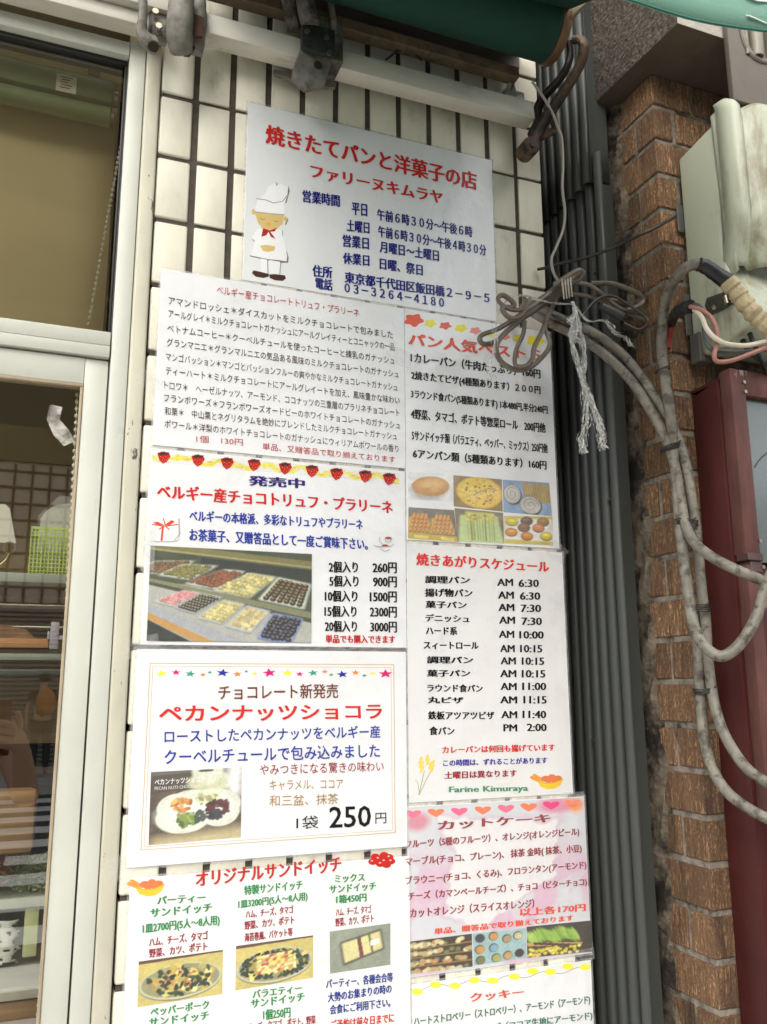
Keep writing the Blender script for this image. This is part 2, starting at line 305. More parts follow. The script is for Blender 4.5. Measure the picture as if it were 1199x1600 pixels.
b=MB(); b.cyl((-1.5,.085,2.459),(.037,.085,2.459),.0165,20); b.build('roller_tube',mat('blind_green_light',(.19,.25,.11),.45,var=.1),bd)
b=MB(); b.box((-1.5,.07,2.518),(.056,.12,2.541)).bevel(.003,2); b.cyl((-1.5,.068,2.548),(.056,.068,2.548),.006,10); b.build('headrail',mat('blind_rail',(.5,.42,.2),.4,var=.1),bd)
b=MB(); b.cyl((.041,.08,2.492),(.048,.08,2.492),.014,16); b.cyl((.038,.085,2.459),(.043,.085,2.459),.011,16); b.build('end_cap',STEEL,bd)
b=MB(); p=AY(104,131,.0645); b.box((p.x-.016,.0642,p.z-.016),(p.x+.016,.0649,p.z+.016)); lb=b.build('paper_label',mat('label_paper',(.7,.66,.5),.7),bd)
b=MB()
for k in range(5): b.box((p.x-.010+.002*(k%2),.0636,p.z+.011-.005*k),(p.x+.009-.003*(k%3),.0640,p.z+.0125-.005*k))
b.build('label_print',mat('label_ink',(.12,.12,.08),.7),lb)
b=MB(); b.box((-.004,.0655,2.520),(.016,.0695,2.528)); b.build('clip',mat('clip_brown',(.08,.06,.03),.6),bd)
# bead chains
BEAD=mat('bead_plastic',(.80,.74,.60),.35)
bs=MB(); bs.ball((0,0,0),.0030,8,(1,1,1.15)); bme=bs.mesh('bead',BEAD)
def chain(p0,p1,lab,pit=.0098,sag=0):
    P0,P1=Vector(p0),Vector(p1); n=int((P1-P0).length/pit)
    e=empty('bead_chain',P1,lab,'chain')
    P=[P0.lerp(P1,i/n)+Vector((math.sin(i/n*math.pi)*sag,0,0)) for i in range(n+1)]
    q=MB(); q.tube(P,.0006,5,1); q.build('chain_thread',BEAD,e)
    for p_ in P: obj('bead',bme,e,loc=p_)
chain(AY(190,222,.045),AY(139,506,.045),'white bead chain hanging behind the upper window pane',.0099)
chain(AY(121,617,.035),AY(60,1585,.035),'long white bead chain hanging behind the lower window pane',.0111,.004)
# clear tape on the lower pane
b=MB(); rr=random.Random(3)
pts=[(78,632),(98,636),(93,655),(108,672),(117,690),(100,697),(84,680),(73,655)]
c=sum((AY(x,y,.0125) for x,y in pts),Vector())/8
b.bm.faces.new([b.bm.verts.new(AY(x,y,.0125)) for x,y in pts]); b.sub(2)
tag(b.build('clear_tape',film('crumpled_tape',.33,(.8,.78,.7),.25,2)),'crumpled clear tape stuck on the lower window pane near the chain','tape')
b=MB(); b.ball(AY(172,472,.05),.0065,12,(.6,.5,1)); tag(b.build('wall_knob',mat('dark_knob',(.03,.01,.008),.4)),'small dark round knob behind the upper window pane','knob')
# things in the lower window
def ib(nm,lab,cat,a,b_,m,bv=.002):
    q=MB(); q.box(a,b_).bevel(bv,2); return tag(q.build(nm,m),lab,cat)
GL=.16
# shelf with glass edge, wood board, trays
b=MB(); b.grid(lambda u,v:(-1.5+1.54*u,.235,1.60+.03*v),1,1)
ib('glass_shelf','pale glass edged shelf under the green basket','shelf',(-1.5,.10,1.6535),(.045,.34,1.668),mat('shelf_edge',(.30,.35,.30),.3,var=.1))
ib('shelf_board','brown board behind the glass shelf inside the window','board',(-1.5,.35,1.40),(.05,.37,1.66),mat('brown_board',(.55,.42,.29),.6,var=.35,scale=5,stretch=(.3,1,4)))
for z,lab in ((1.6215,'upper of two thin rails inside the window'),(1.588,'lower of two thin rails inside the window')):
    q=MB(); q.cyl((-1.5,.13,z),(.04,.13,z),.0016,8); tag(q.build('shelf_rail',mat('rail_metal',(.45,.38,.30),.3,metal=.4)),lab,'rail')
ib('wooden_tray','orange brown wooden tray behind the lower pane above the show counter','tray',(-1.5,.10,1.555),(.0,.30,1.569),mat('orange_wood',(.50,.24,.09),.5,var=.3,scale=8,stretch=(.3,2,3)))
q=MB(); q.prism([(-.5,.12,1.57),(-.02,.12,1.57),(-.033,.12,1.583),(-.06,.12,1.59),(-.5,.12,1.592)],(0,.12,0)); tag(q.build('brown_bread',mat('bread_brown',(.22,.11,.045),.6,var=.3,scale=30)),'dark brown loaf lying on the wooden tray','bread')
q=MB(); q.box((.001,.09,1.553),(.0135,.10,1.594)).box((.0137,.09,1.567),(.034,.10,1.5735)).box((.028,.09,1.556),(.034,.1,1.566)).box((-.003,.09,1.567),(.0008,.10,1.580)).bevel(.001,2); tag(q.build('lavender_clip',mat('lavender_plastic',(.38,.33,.38),.4)),'lavender plastic clip standing beside the wooden tray','clip')
ib('counter_rail','grey rail under the wooden tray inside the window','rail',(-1.5,.08,1.536),(.045,.16,1.546),mat('counter_grey',(.30,.32,.27),.4))
ib('counter_rail','second darker grey rail inside the window above the photographer reflection','rail',(-1.5,.08,1.515),(.045,.16,1.523),mat('counter_dark',(.10,.11,.09),.4))
WOOD=mat('oak_wood',(.27,.155,.07),.5,var=.45,scale=14,stretch=(.25,1,5),bump=.3)
ib('wooden_board','oak board lying inside the window under the reflected arm','board',(-1.5,.09,1.262),(.0,.12,1.352),WOOD,.01)
# showcase rows
ib('show_counter','pale show counter with glass front low inside the window','counter',(-1.5,.30,.9),(.05,.8,1.15),mat('counter_pale',(.34,.34,.24),.5,var=.2))
ib('lower_board','oak counter top at the bottom of the window','board',(-1.5,.07,1.00),(.03,.28,1.075),WOOD,.004)
ib('counter_trim','pale trim along the oak counter at the bottom of the window','trim',(-1.5,.065,1.077),(.03,.28,1.094),mat('trim_pale',(.45,.43,.35),.5))
ib('price_card','pale yellow card standing beside the paper doily','card',(-.006,.16,1.105),(.014,.165,1.178),mat('yellow_card',(.55,.58,.30),.5,var=.1))
# bags of salad / vegetables: leaf clumps
def clump(nm,lab,cat,c,n,sz,sp,cols,seed):
    r_=random.Random(seed); me=[];e=empty(nm,c,lab,cat)
    for k,cl in enumerate(cols):
        q=MB()
        for i in range(n):
            p=Vector(c)+Vector((r_.uniform(-sp[0],sp[0]),r_.uniform(-sp[1],sp[1]),r_.uniform(-sp[2],sp[2])))
            t=Vector((r_.gauss(0,1),r_.gauss(0,.4),r_.gauss(0,.5))).normalized()*sz*r_.uniform(.6,1.5); s_=t.orthogonal().normalized()*sz*.22
            q.bm.faces.new([q.bm.verts.new(v) for v in (p-t,p-s_,p+t,p+s_)])
        o=q.build('leaves',mat('leafcol_%s_%d'%(nm,k),cl,.5,var=.3,scale=30),e,smooth=False); tag(o,kind='stuff')
clump('salad_pack','shredded green and white salad in the show counter','salad',(-.002,.2,1.215),90,.009,(.022,.03,.022),[(.45,.5,.25),(.2,.3,.08),(.6,.6,.45)],1)
clump('sandwich_pack','wrapped red and yellow filled rolls in the show counter','food',(-.05,.2,1.235),80,.010,(.035,.03,.028),[(.45,.08,.04),(.5,.35,.08),(.12,.2,.06)],2)
ib('tray','white food tray under the salad in the show counter','tray',(-.2,.15,1.176),(.03,.28,1.190),mat('tray_white',(.5,.52,.40),.4))
# doily: scalloped lace sheet
q=MB(); cx,cz=-.043,1.128
import itertools
def lace(u,v):
    return (cx-.10+.135*u,.155+.004*math.sin(u*20),1.094+.066*v)
g_=MB(); nx,nz=46,22
vs=[[g_.bm.verts.new(lace(i/nx,j/nz)) for j in range(nz+1)] for i in range(nx+1)]
for i in range(nx):
    for j in range(nz):
        u,v=(i+.5)/nx,(j+.5)/nz
        h=math.sin(u*38+math.sin(v*17)*2)*math.sin(v*19+math.cos(u*23)*1.6)
        edge=.10+.08*abs(math.sin(u*16))
        if h>.42 and v>edge+.05: continue
        if v<edge*.8 or u>.95+.04*math.sin(v*20): continue
        g_.bm.faces.new((vs[i][j],vs[i+1][j],vs[i+1][j+1],vs[i][j+1]))
tag(solid(g_.build('paper_doily',mat('doily_paper',(.6,.6,.55),.8)),.0008),'white lace paper doily hanging low inside the window','doily')
# green mesh basket hanging with card in plastic cover
bk=empty('mesh_basket',(-.005,.15,1.68),'lime green plastic mesh basket standing inside the window','basket')
LG=mat('lime_plastic',(.48,.62,.12),.4,var=.1)
q=MB(); x0,x1,y0,y1,z0,z1=-.037,.045,.12,.18,1.668,1.742
for i in range(16):
    x=x0+(x1-x0)*i/15; q.box((x-.0009,y0,z0),(x+.0009,y0+.0015,z1)); q.box((x-.0009,y1,z0),(x+.0009,y1+.0015,z1))
for j in range(13):
    z=z0+(z1-z0)*j/12; h=.0007 if 0<j<12 else .002
    q.box((x0-.0008,y0-.0008,z-h),(x1+.0008,y0+.002,z+h)); q.box((x0-.0008,y1-.0008,z-h),(x1+.0008,y1+.002,z+h)); q.box((x0-.001,y0+.0022,z-h),(x0+.001,y1-.001,z+h)); q.box((x1-.001,y0+.0022,z-h),(x1+.001,y1-.001,z+h))
for i in range(1,12):
    y=y0+(y1-y0)*i/12
    for x in (x0,x1): q.box((x-.0007,y-.0007,z0),(x+.0007,y+.0007,z1))
q.build('mesh_wall',LG,bk)
q=MB(); q.box((x0,y0,z0-.002),(x1,y1,z0)); q.build('base',LG,bk)
cdm=mat('card_white',(.62,.61,.52),.6,var=.05)
q=MB(); pts=[(-.026,1.70),(-.026,1.762),(-.018,1.776),(-.004,1.786),(.012,1.790),(.05,1.790),(.05,1.70)]
q.prism([(a,.15,z) for a,z in pts],(0,.0015,0)); cd=q.build('card',cdm,None,smooth=False); tag(cd,'white rounded card standing in the lime mesh basket','card')
q=MB(); q.prism([(-.030,.140,1.69),(-.030,.140,1.765),(-.016,.140,1.782),(.0,.140,1.800),(.05,.140,1.800),(.05,.140,1.69)],(0,.001,0)); tag(q.build('plastic_cover',CLEARP,None,smooth=False),'clear plastic cover over the card in the mesh basket','cover')
q=MB(); q.prism([(-.2,.12,1.715),(-.058,.12,1.716),(-.071,.12,1.770),(-.078,.12,1.776),(-.2,.12,1.778)],(0,.0012,0)); tag(q.build('hanging_card',cdm,None,smooth=False),'white tapered paper card hanging at the left edge of the lower pane','card')
q=MB(); q.tube([(-.067+.008*math.cos(a),.118,1.708+.009*math.sin(a)) for a in np.linspace(0,6.2,12)],.0008,6,3,closed=True); q.tube([(-.067,.118,1.70),(-.07,.118,1.69),(-.08,.118,1.68)],.0008,6,3); tag(q.build('wire_ring',mat('ring_metal',(.4,.3,.15),.3,metal=.8)),'small wire ring under the hanging card','ring')
def translucent(m,f):
    nt=m.node_tree; b=nt.nodes['Principled BSDF']; out=nt.nodes['Material Output']; t=N(nt,'ShaderNodeBsdfTranslucent'); nt.links.new(b.inputs['Base Color'].links[0].from_socket,t.inputs[0]); mx=N(nt,'ShaderNodeMixShader'); mx.inputs[0].default_value=f
    nt.links.new(b.outputs[0],mx.inputs[1]); nt.links.new(t.outputs[0],mx.inputs[2]); nt.links.new(mx.outputs[0],out.inputs[0])
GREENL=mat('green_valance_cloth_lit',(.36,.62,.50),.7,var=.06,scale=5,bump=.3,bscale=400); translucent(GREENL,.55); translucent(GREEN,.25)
# ================================================================ brick pier
bp=empty('brick_pier',(.982,-.172,0),'brown scratch faced brick pier right of the corrugated sheet','pier')
BX,BY,BZT,BP=.982,-.172,2.622,.0703
b=MB(); b.box((BX+.0035,BY+.0035,0),(1.9,.5,3.3)); b.build('mortar',MORTAR,bp)
bmes={}
def brick(a,b_,name='brick'):
    k=tuple(round(b_[i]-a[i],4) for i in range(3))
    if k not in bmes:
        q=MB(); h=Vector(k)/2; q.box(-h,h).bevel(.0018,1); bmes[k]=q.mesh('brick',BRICK)
    c=(Vector(a)+Vector(b_))/2+Vector((rnd.uniform(-.0008,.0004),rnd.uniform(-.0008,.0004),rnd.uniform(-.0008,.0008)))
    o=obj(name,bmes[k],bp,loc=c); o.rotation_euler=(0,rnd.uniform(-.006,.006),rnd.uniform(-.008,.008)); return o
for r in range(0,37):
    zt=BZT-.001-BP*r; zb=zt-.0605
    if zb<0: break
    if r%2==0:
        brick((BX,BY,zb),(BX+.090,BY+.104,zt)); x=BX+.099
    else:
        brick((BX,BY,zb),(BX+.042,BY+.0525,zt)); brick((BX,BY+.0605,zb),(BX+.05,BY+.108,zt)); x=BX+.051
    while x<1.62: brick((x,BY,zb),(x+.0905,BY+.05,zt)); x+=.0995
# rough cement strip beside the bricks
q=MB(); rr=random.Random(5)
def fl(u,v):
    z=.0+2.64*v; n=math.sin(z*31+u*5)*.3+math.sin(z*77+u*9)*.25+math.sin(z*13)*.5
    y=-.086+n*.009+u*.13 if u<.5 else -.086+u*.13
    if u==0: return (BX+.004,y,z)
    return (BX-.0045-.004*math.sin(z*60+u*12)+rr.uniform(-.0018,.0018),y,z)
q.grid(fl,10,420); q.build('cement_smear',FILL,bp)
# ================================================================ corrugated sheets
XC=.932
def corr(nm,lab,y0,y1,z0,z1,dx,ph):
    q=MB(); n=int((y1-y0)/.030*26)
    def fn(u,v):
        y=y0+(y1-y0)*u; t=((y+.0865+ph)/.0300)%1.0
        d=.010+.0085*math.sqrt(max(0,1-((t-.35)/.35)**2)) if t<.70 else -.028
        return (XC+dx-d+.0012*math.sin(v*9+y*20),y,z0+(z1-z0)*v)
    q.grid(fn,n,10); o=q.build(nm,CORR,None); solid(o,.0008); tag(o,lab,'corrugated sheet','grey corrugated sheets beside the tiled wall'); return o
CS=corr('corrugated_sheet','lower grey corrugated sheet tucked under the upper one between tiles and brick pier',-.0865,.36,.0,2.50,0,0)
corr('corrugated_sheet','upper grey corrugated sheet overlapping the lower one below the concrete slab',-.0700,.36,2.449,3.3,-.0042,.002)
for z,y in ((1.81,-.012),(1.40,.02),(2.26,-.06),(1.82,-.065)): q=MB(); q.cyl((XC-.0215,y,z),(XC-.016,y,z),.0035,10); q.build('screw',STEEL,CS)
q=MB(); q.box((.843,.45,0),(1.0,.5,3.3)); tag(q.build('gap_wall',mat('gap_shade_dark',(.02,.018,.015),.9)),'back wall closing the gap behind the corrugated sheet, coloured near black as its shade','wall')  # near-black colour stands for the shade deep in the gap
# ================================================================ concrete slab over the pier
q=MB()
A=[(.932,-.048),(.945,-.292),(1.9,-.292),(1.9,.5),(.955,.5),(.955,-.048)]
q.prism([(x,y,2.6225) for x,y in A],(0,0,.62)); q.bevel(.004,2)
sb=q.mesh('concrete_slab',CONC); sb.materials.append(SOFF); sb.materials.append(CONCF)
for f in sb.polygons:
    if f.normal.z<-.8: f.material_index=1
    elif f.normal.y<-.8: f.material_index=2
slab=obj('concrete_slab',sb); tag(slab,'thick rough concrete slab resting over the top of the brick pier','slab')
q=MB(); q.prism([(.930,-.045,2.60),(.930,-.060,2.60),(.931,-.052,2.70),(.931,-.046,2.70)],(.006,0,0)); tag(q.build('timber_sliver',BRONZE),'thin rusty sliver hanging at the rear edge of the slab','sliver')
# sheet metal housing right of the slab
mh=empty('metal_housing',(1.2,-.3,2.5),'brown grey sheet metal housing with pipes in front of the concrete slab','housing')
q=MB(); q.box((1.042,-.306,2.490),(1.5,-.295,3.1)); q.bevel(.0015,2); q.build('panel',DKMETAL,mh)
q=MB()
for x,r_ in ((1.082,.004),(1.104,.014),(1.140,.014),(1.17,.010)): q.tube([(x,-.308,3.1),(x,-.308,2.63),(x+.002,-.306,2.610)],[r_,r_,r_*.5],12,3,flat=.9)
q.tube([(1.074,-.3075,2.66),(1.076,-.3075,2.62),(1.090,-.3075,2.592),(1.115,-.3075,2.585),(1.14,-.3075,2.592),(1.17,-.3075,2.612)],.0045,8,5)
q.build('rib',mat('rib_metal',(.22,.20,.16),.5,metal=.15,var=.3,scale=20),mh)
for x,y in ((1144,130),(1174,139),(1154,91),(1197,103)):
    p=AY(x,y,-.3025); q=MB(); q.cyl(p,p+Vector((0,-.003,0)),.0028,10); q.build('screw',STEEL,mh)
# ================================================================ utility box hood
hb=empty('utility_box',(1.02,-.18,2.06),'green grey plastic utility meter box with stained ribbed cover on the brick pier','utility box')
X0=1.022
prof=[(-.182,2.446),(-.277,2.460),(-.277,2.36),(-.270,2.20),(-.285,2.16),(-.322,2.10),(-.326,2.070),(-.300,2.064),(-.225,2.052),(-.208,2.052)]
prof=[(-.182,2.446),(-.2785,2.460),(-.275,2.36),(-.268,2.22),(-.281,2.165),(-.318,2.105),(-.322,2.072),(-.232,2.052),(-.212,2.052),(-.182,2.07)]
q=MB(); q.prism([(X0,y,z) for y,z in prof],(.22,0,0)); q.bevel(.006,3); q.build('body',BOXG,hb)
# ribbed cover: front shell with rounded lip
def cover(u,v):
    # u across x, v down z
    x=X0-.004+.235*u; z=2.484-.30*v
    ribs=[.0,.10,.2,.62]
    t=u*.235
    d=0
    lip=max(0,1-t/.012); 
    y=-.292-.022*(1-lip**2)**.5 if lip<1 else -.288
    # rib ridge near the edge then a valley, then wide raised panel
    y+= -.006*math.exp(-((t-.013)/.008)**2)+.007*math.exp(-((t-.034)/.008)**2)-.016*(1/(1+math.exp(-(t-.052)/.007)))+.005*math.exp(-((t-.105)/.012)**2)
    top=max(0,1-v/.07); y+= .034*top**2.2*min(1,t/.03+.12); z+=.004*(1/(1+math.exp(-(t-.045)/.004)))*1.0+.004*math.sin(t*50)*0
    bot=max(0,(v-.72)/.28); y+=.028*bot**1.3
    x+=.010*bot
    return (x,y,z-.010*math.exp(-((t-.034)/.012)**2)*top)
q=MB(); q.grid(cover,70,34); o=q.build('cover',BOXG,hb); solid(o,.004,1)
q=MB(); q.grid(lambda u,v:(X0-.0035+.010*v,-.274-.020*u,2.470-.30*v+.003*u),4,10); solid(q.build('cover_side',BOXG,hb),.003)
# latch
lt=MB(); P=[AX(x,y,X0-.001) for x,y in ((1103,478),(1106,466),(1128,458),(1144,453),(1149,462),(1148,473),(1128,486),(1110,494))]
lt.prism(P,(-.003,0,0)).bevel(.001,2); la=lt.build('latch_plate',mat('latch_metal',(.07,.075,.055),.4,metal=.3,var=.3),hb)
q=MB(); q.tube([AX(x,y,X0-.006) for x,y in ((1130,462),(1142,458),(1147,463),(1146,471),(1138,476))],.0014,8,4,closed=True); q.build('latch_ring',mat('latch_dark',(.03,.03,.025),.35,metal=.5),la)
q=MB(); q.cyl(AX(1133,463,X0-.009),AX(1136,475,X0-.009),.0042,14); q.cyl(AX(1115,479,X0-.004),AX(1116,481,X0-.009),.0035,10); q.build('latch_pin',STEEL,la)
for a_,b_ in (((X0-.010,-.181,2.30),(X0+.02,-.178,2.355)),((X0-.010,-.181,2.10),(X0+.02,-.178,2.18)),((X0-.006,-.205,2.045),(X0+.02,-.1815,2.098))):
    q=MB(); q.box(a_,b_); q.bevel(.001,1); q.build('mounting_bracket',mat('grey_bracket',(.09,.09,.08),.5,var=.2),hb)
# ================================================================ maroon cabinet
rb=empty('maroon_cabinet',(1.02,-.17,.9),'maroon painted metal cabinet with peeling door frame below the utility box','cabinet')
RX=1.019
q=MB(); q.prism([(RX,-.1725,1.988),(RX,-.236,1.998),(RX,-.236,.7),(RX,-.1725,.7)],(.42,0,0)); q.bevel(.0015,2); q.build('body',MAROON,rb)
q=MB(); q.box((RX+.004,-.262,1.700),(RX+.034,-.2365,2.012)); q.bevel(.0015,2); q.build('frame_stile',PINKB,rb)
q=MB(); q.box((RX+.0342,-.262,1.968),(RX+.42,-.2365,2.012)); q.bevel(.0015,2); q.build('frame_rail',PINKB,rb)
q=MB(); q.box((RX+.0005,-.2375,1.995),(RX+.42,-.172,2.0005)); q.build('top_flange',MAROON,rb)
q=MB(); q.box((RX+.006,-.260,1.30),(RX+.030,-.2365,1.684)); q.bevel(.0015,2); q.build('frame_stile',PINKB,rb)
q=MB(); q.box((RX+.0045,-.266,1.690),(RX+.036,-.240,1.702)); q.box((RX+.012,-.262,1.672),(RX+.036,-.2375,1.6895)); q.bevel(.001,1); q.build('hinge',mat('hinge_brown',(.10,.055,.05),.45,metal=.3,var=.4,scale=30),rb)
q=MB(); q.box((RX+.0345,-.249,1.69),(RX+.42,-.2470,1.967)); q.build('glass_panel',mat('grey_panel',(.12,.14,.14),.12,var=.08,scale=4),rb)
q=MB(); q.box((RX+.0345,-.252,.7),(RX+.42,-.2365,1.672)); q.bevel(.002,2); q.build('door_panel',MAROON,rb)
for x,y in ((1165,612),(1188,845),(1193,886)):
    p=AY(x,y,-.2625); q=MB(); q.cyl(p+Vector((0,.001,0)),p+Vector((0,-.0015,0)),.0032,12); q.build('screw',STEEL,rb)
q=MB(); q.tube([AY(1180,730,-.25),AY(1190,715,-.25),AY(1210,700,-.25)],.0007,6,3); q.build('panel_wire',DARK,rb)
# ================================================================ cables
def cable(nm,lab,P,r,m,group=None,n=12,sm=6,flat=1,wob=0,cat='cable'):
    q=MB(); q.tube(P,r,n,sm,flat=flat,wob=wob); return tag(q.build(nm,m),lab,cat,group)
GR='thick grey cables along the brick pier'
def path(pts): # (px,py,Y)
    return [AY(x,y,Y) for x,y,Y in pts]
cable('thick_cable','lower thick grey cable from the tile corner sagging out before the maroon cabinet',
 path([(815,478,-.03),(859,504,-.06),(912,531,-.10),(954,562,-.135),(989,598,-.165),(1016,640,-.185),(1039,682,-.195),(1054,725,-.20),(1063,775,-.205),(1070,815,-.215),(1082,843,-.23),(1102,863,-.26),(1139,885,-.29),(1190,907,-.31),(1230,930,-.31)]),.0083,CABLE,GR)
cable('thick_cable','upper thick grey cable from the tile corner running down to the lower right',
 path([(825,468,-.045),(866,493,-.07),(924,518,-.11),(970,551,-.14),(1000,586,-.17),(1027,624,-.19),(1048,660,-.20),(1063,695,-.205),(1075,740,-.21),(1084,800,-.21),(1091,860,-.21),(1097,924,-.212),(1103,970,-.212),(1106,1020,-.212),(1111,1068,-.215),(1119,1110,-.225),(1131,1145,-.24),(1151,1180,-.26),(1172,1205,-.28),(1205,1226,-.30),(1230,1235,-.31)]),.0082,CABLE,GR)
cable('thick_cable','thick grey cable dropping from the taped hose and bending back in a U loop',
 path([(1096,414,-.34),(1082,414,-.33),(1065,424,-.31),(1050,445,-.27),(1041,470,-.24),(1036,500,-.215),(1034,545,-.205),(1039,590,-.205),(1047,640,-.215),(1053,700,-.20),(1058,770,-.20),(1063,830,-.205),(1069,880,-.21),(1076,930,-.22),(1083,972,-.235),(1097,1005,-.26),(1120,1024,-.28),(1140,1021,-.29),(1163,998,-.30),(1184,960,-.31),(1195,922,-.315),(1212,880,-.31)]),.0086,CABLE,GR)
cable('thick_cable','short dark grey cable low on the bricks bending to the right edge',
 path([(1086,960,-.195),(1090,1010,-.2),(1094,1079,-.2),(1098,1135,-.205),(1106,1180,-.22),(1119,1213,-.24),(1139,1240,-.26),(1166,1261,-.28),(1199,1279,-.30),(1230,1290,-.31)]),.0082,CABLE,GR)
TW=mat('tie_wire',(.03,.028,.025),.5,metal=.3)
def tie(lab,x,y,Y,w,n=4,tilt=0,seed=0):
    q=MB(); r_=random.Random(seed); c=AY(x,y,Y)
    for k in range(n):
        h=(k-n/2)*.0022; ww=w*r_.uniform(.95,1.08)
        q.tube([c+Vector((ww*math.cos(a)*.9,.013*math.sin(a)-ww*.25*math.cos(a),h+tilt*math.cos(a)+r_.uniform(-.001,.001))) for a in np.linspace(0,2*math.pi,11)[:-1]],.0011,6,3,closed=True)
    q.tube([c+Vector((.0,-.014,0)),c+Vector((.006,-.017,.006))],.0011,6,1)
    tag(q.build('wire_tie',TW),lab,'wire tie','black wire ties round the cables')
tie('uppermost black wire tie where the two curved cables meet',1049,697,-.197,.017,4,.006,1)
tie('black wire tie round the cables beside the top half of the maroon cabinet',1073,816,-.212,.017,4,-.002,2)
tie('black wire tie above the U loop of the thick cable',1091,950,-.215,.018,5,0,3)
tie('black wire tie below the U loop round two cables',1103,1078,-.208,.018,4,.002,4)
tie('thin black tie holding the upright cable to the brick joint',1035,577,-.208,.011,2,.002,5)
cable('thin_dark_wire','thin dark wire dangling inside the cord coil over the thick cables',path([(862,492,-.10),(880,500,-.11),(905,497,-.115),(930,470,-.12),(955,462,-.125),(985,478,-.13),(1012,500,-.14),(1000,515,-.15),(975,505,-.14)]),.0024,mat('dark_wire',(.04,.037,.033),.4),cat='wire')
cable('black_cable','black cable leaving the bottom of the utility box behind the loose wires',path([(1150,505,-.26),(1160,530,-.27),(1170,548,-.28),(1185,560,-.28),(1215,575,-.28)]),.0045,DARK,cat='cable')
cable('black_cable','second black cable dipping from the utility box towards the cabinet top',path([(1168,500,-.28),(1172,522,-.29),(1182,545,-.30),(1196,575,-.27),(1200,600,-.25)]),.004,DARK,cat='cable')
# taped hose
hs=empty('taped_hose',AY(1140,445,-.34),'hose end wrapped in black tape and yellowed putty in front of the utility box','hose')
q=MB(); q.tube(path([(1092,413,-.342),(1105,418,-.345),(1122,430,-.35),(1141,443,-.355)]),[.0105,.0112,.012,.0125],14,6,wob=.05,seed=2); q.build('black_tape_sleeve',TAPE,hs)
q=MB(); q.tube(path([(1137,440,-.355),(1150,455,-.36),(1165,475,-.365),(1182,494,-.37),(1210,520,-.375)]),[.013,.0125,.0145,.0135,.015],16,7,wob=.14,seed=5); q.build('putty_wrap',PUTTY,hs)
# wires
q=MB(); q.tube(path([(1049,505,-.215),(1056,490,-.25),(1066,483,-.29),(1079,479,-.315)]),[.0078,.0088,.0098,.0105],12,6,wob=.1); tag(q.build('taped_joint',TAPE),'black taped joint where coloured wires leave the riser cable','tape')
q=MB(); q.tube(path([(1042,545,-.198),(1045,525,-.2),(1049,505,-.213)]),.0066,10,4); tag(q.build('red_taped_cable',REDTAPE),'red taped cable end below the black taped joint','tape')
cable('red_wire','faded red wire looping under the utility box',path([(1078,479,-.315),(1095,484,-.33),(1110,495,-.34),(1119,512,-.345),(1121,535,-.345),(1116,555,-.345),(1122,565,-.345),(1145,563,-.35),(1175,552,-.36),(1215,536,-.37)]),.0036,WIRER,'loose wires under the utility box',cat='wire')
cable('white_wire','cream white wire curving under the utility box',path([(1085,484,-.318),(1097,496,-.335),(1104,513,-.345),(1116,527,-.35),(1135,537,-.355),(1165,540,-.36),(1190,535,-.365),(1215,528,-.37)]),.0038,WIREW,'loose wires under the utility box',cat='wire')
cable('grey_wire','dark grey wire behind the white one under the utility box',path([(1080,476,-.312),(1092,478,-.322),(1100,492,-.325),(1101,520,-.325),(1106,540,-.33),(1120,548,-.335),(1160,550,-.34),(1215,545,-.35)]),.0037,WIREG,'loose wires under the utility box',cat='wire')
cable('thin_black_cable','thin black cable crossing from the tile corner to the utility box',path([(840,421,-.01),(855,418,-.02),(876,412,-.06),(910,404,-.11),(951,390,-.15),(985,374,-.18),(1020,358,-.2),(1056,338,-.2)]),.0029,mat('black_brown_cable',(.022,.018,.014),.4,var=.3),cat='cable')
cable('thin_grey_cord','thin grey cord hanging from the awning arm down to the coiled cord',path([(832,128,-.10),(848,150,-.09),(864,178,-.085),(872,200,-.085),(878,216,-.085),(880,256,-.085),(879,294,-.09),(883,331,-.09),(880,359,-.09),(869,387,-.09),(862,405,-.09),(865,425,-.09),(873,440,-.09),(884,450,-.09)]),.0026,mat('pale_grey_cord',(.30,.29,.25),.45,var=.1),cat='cord')
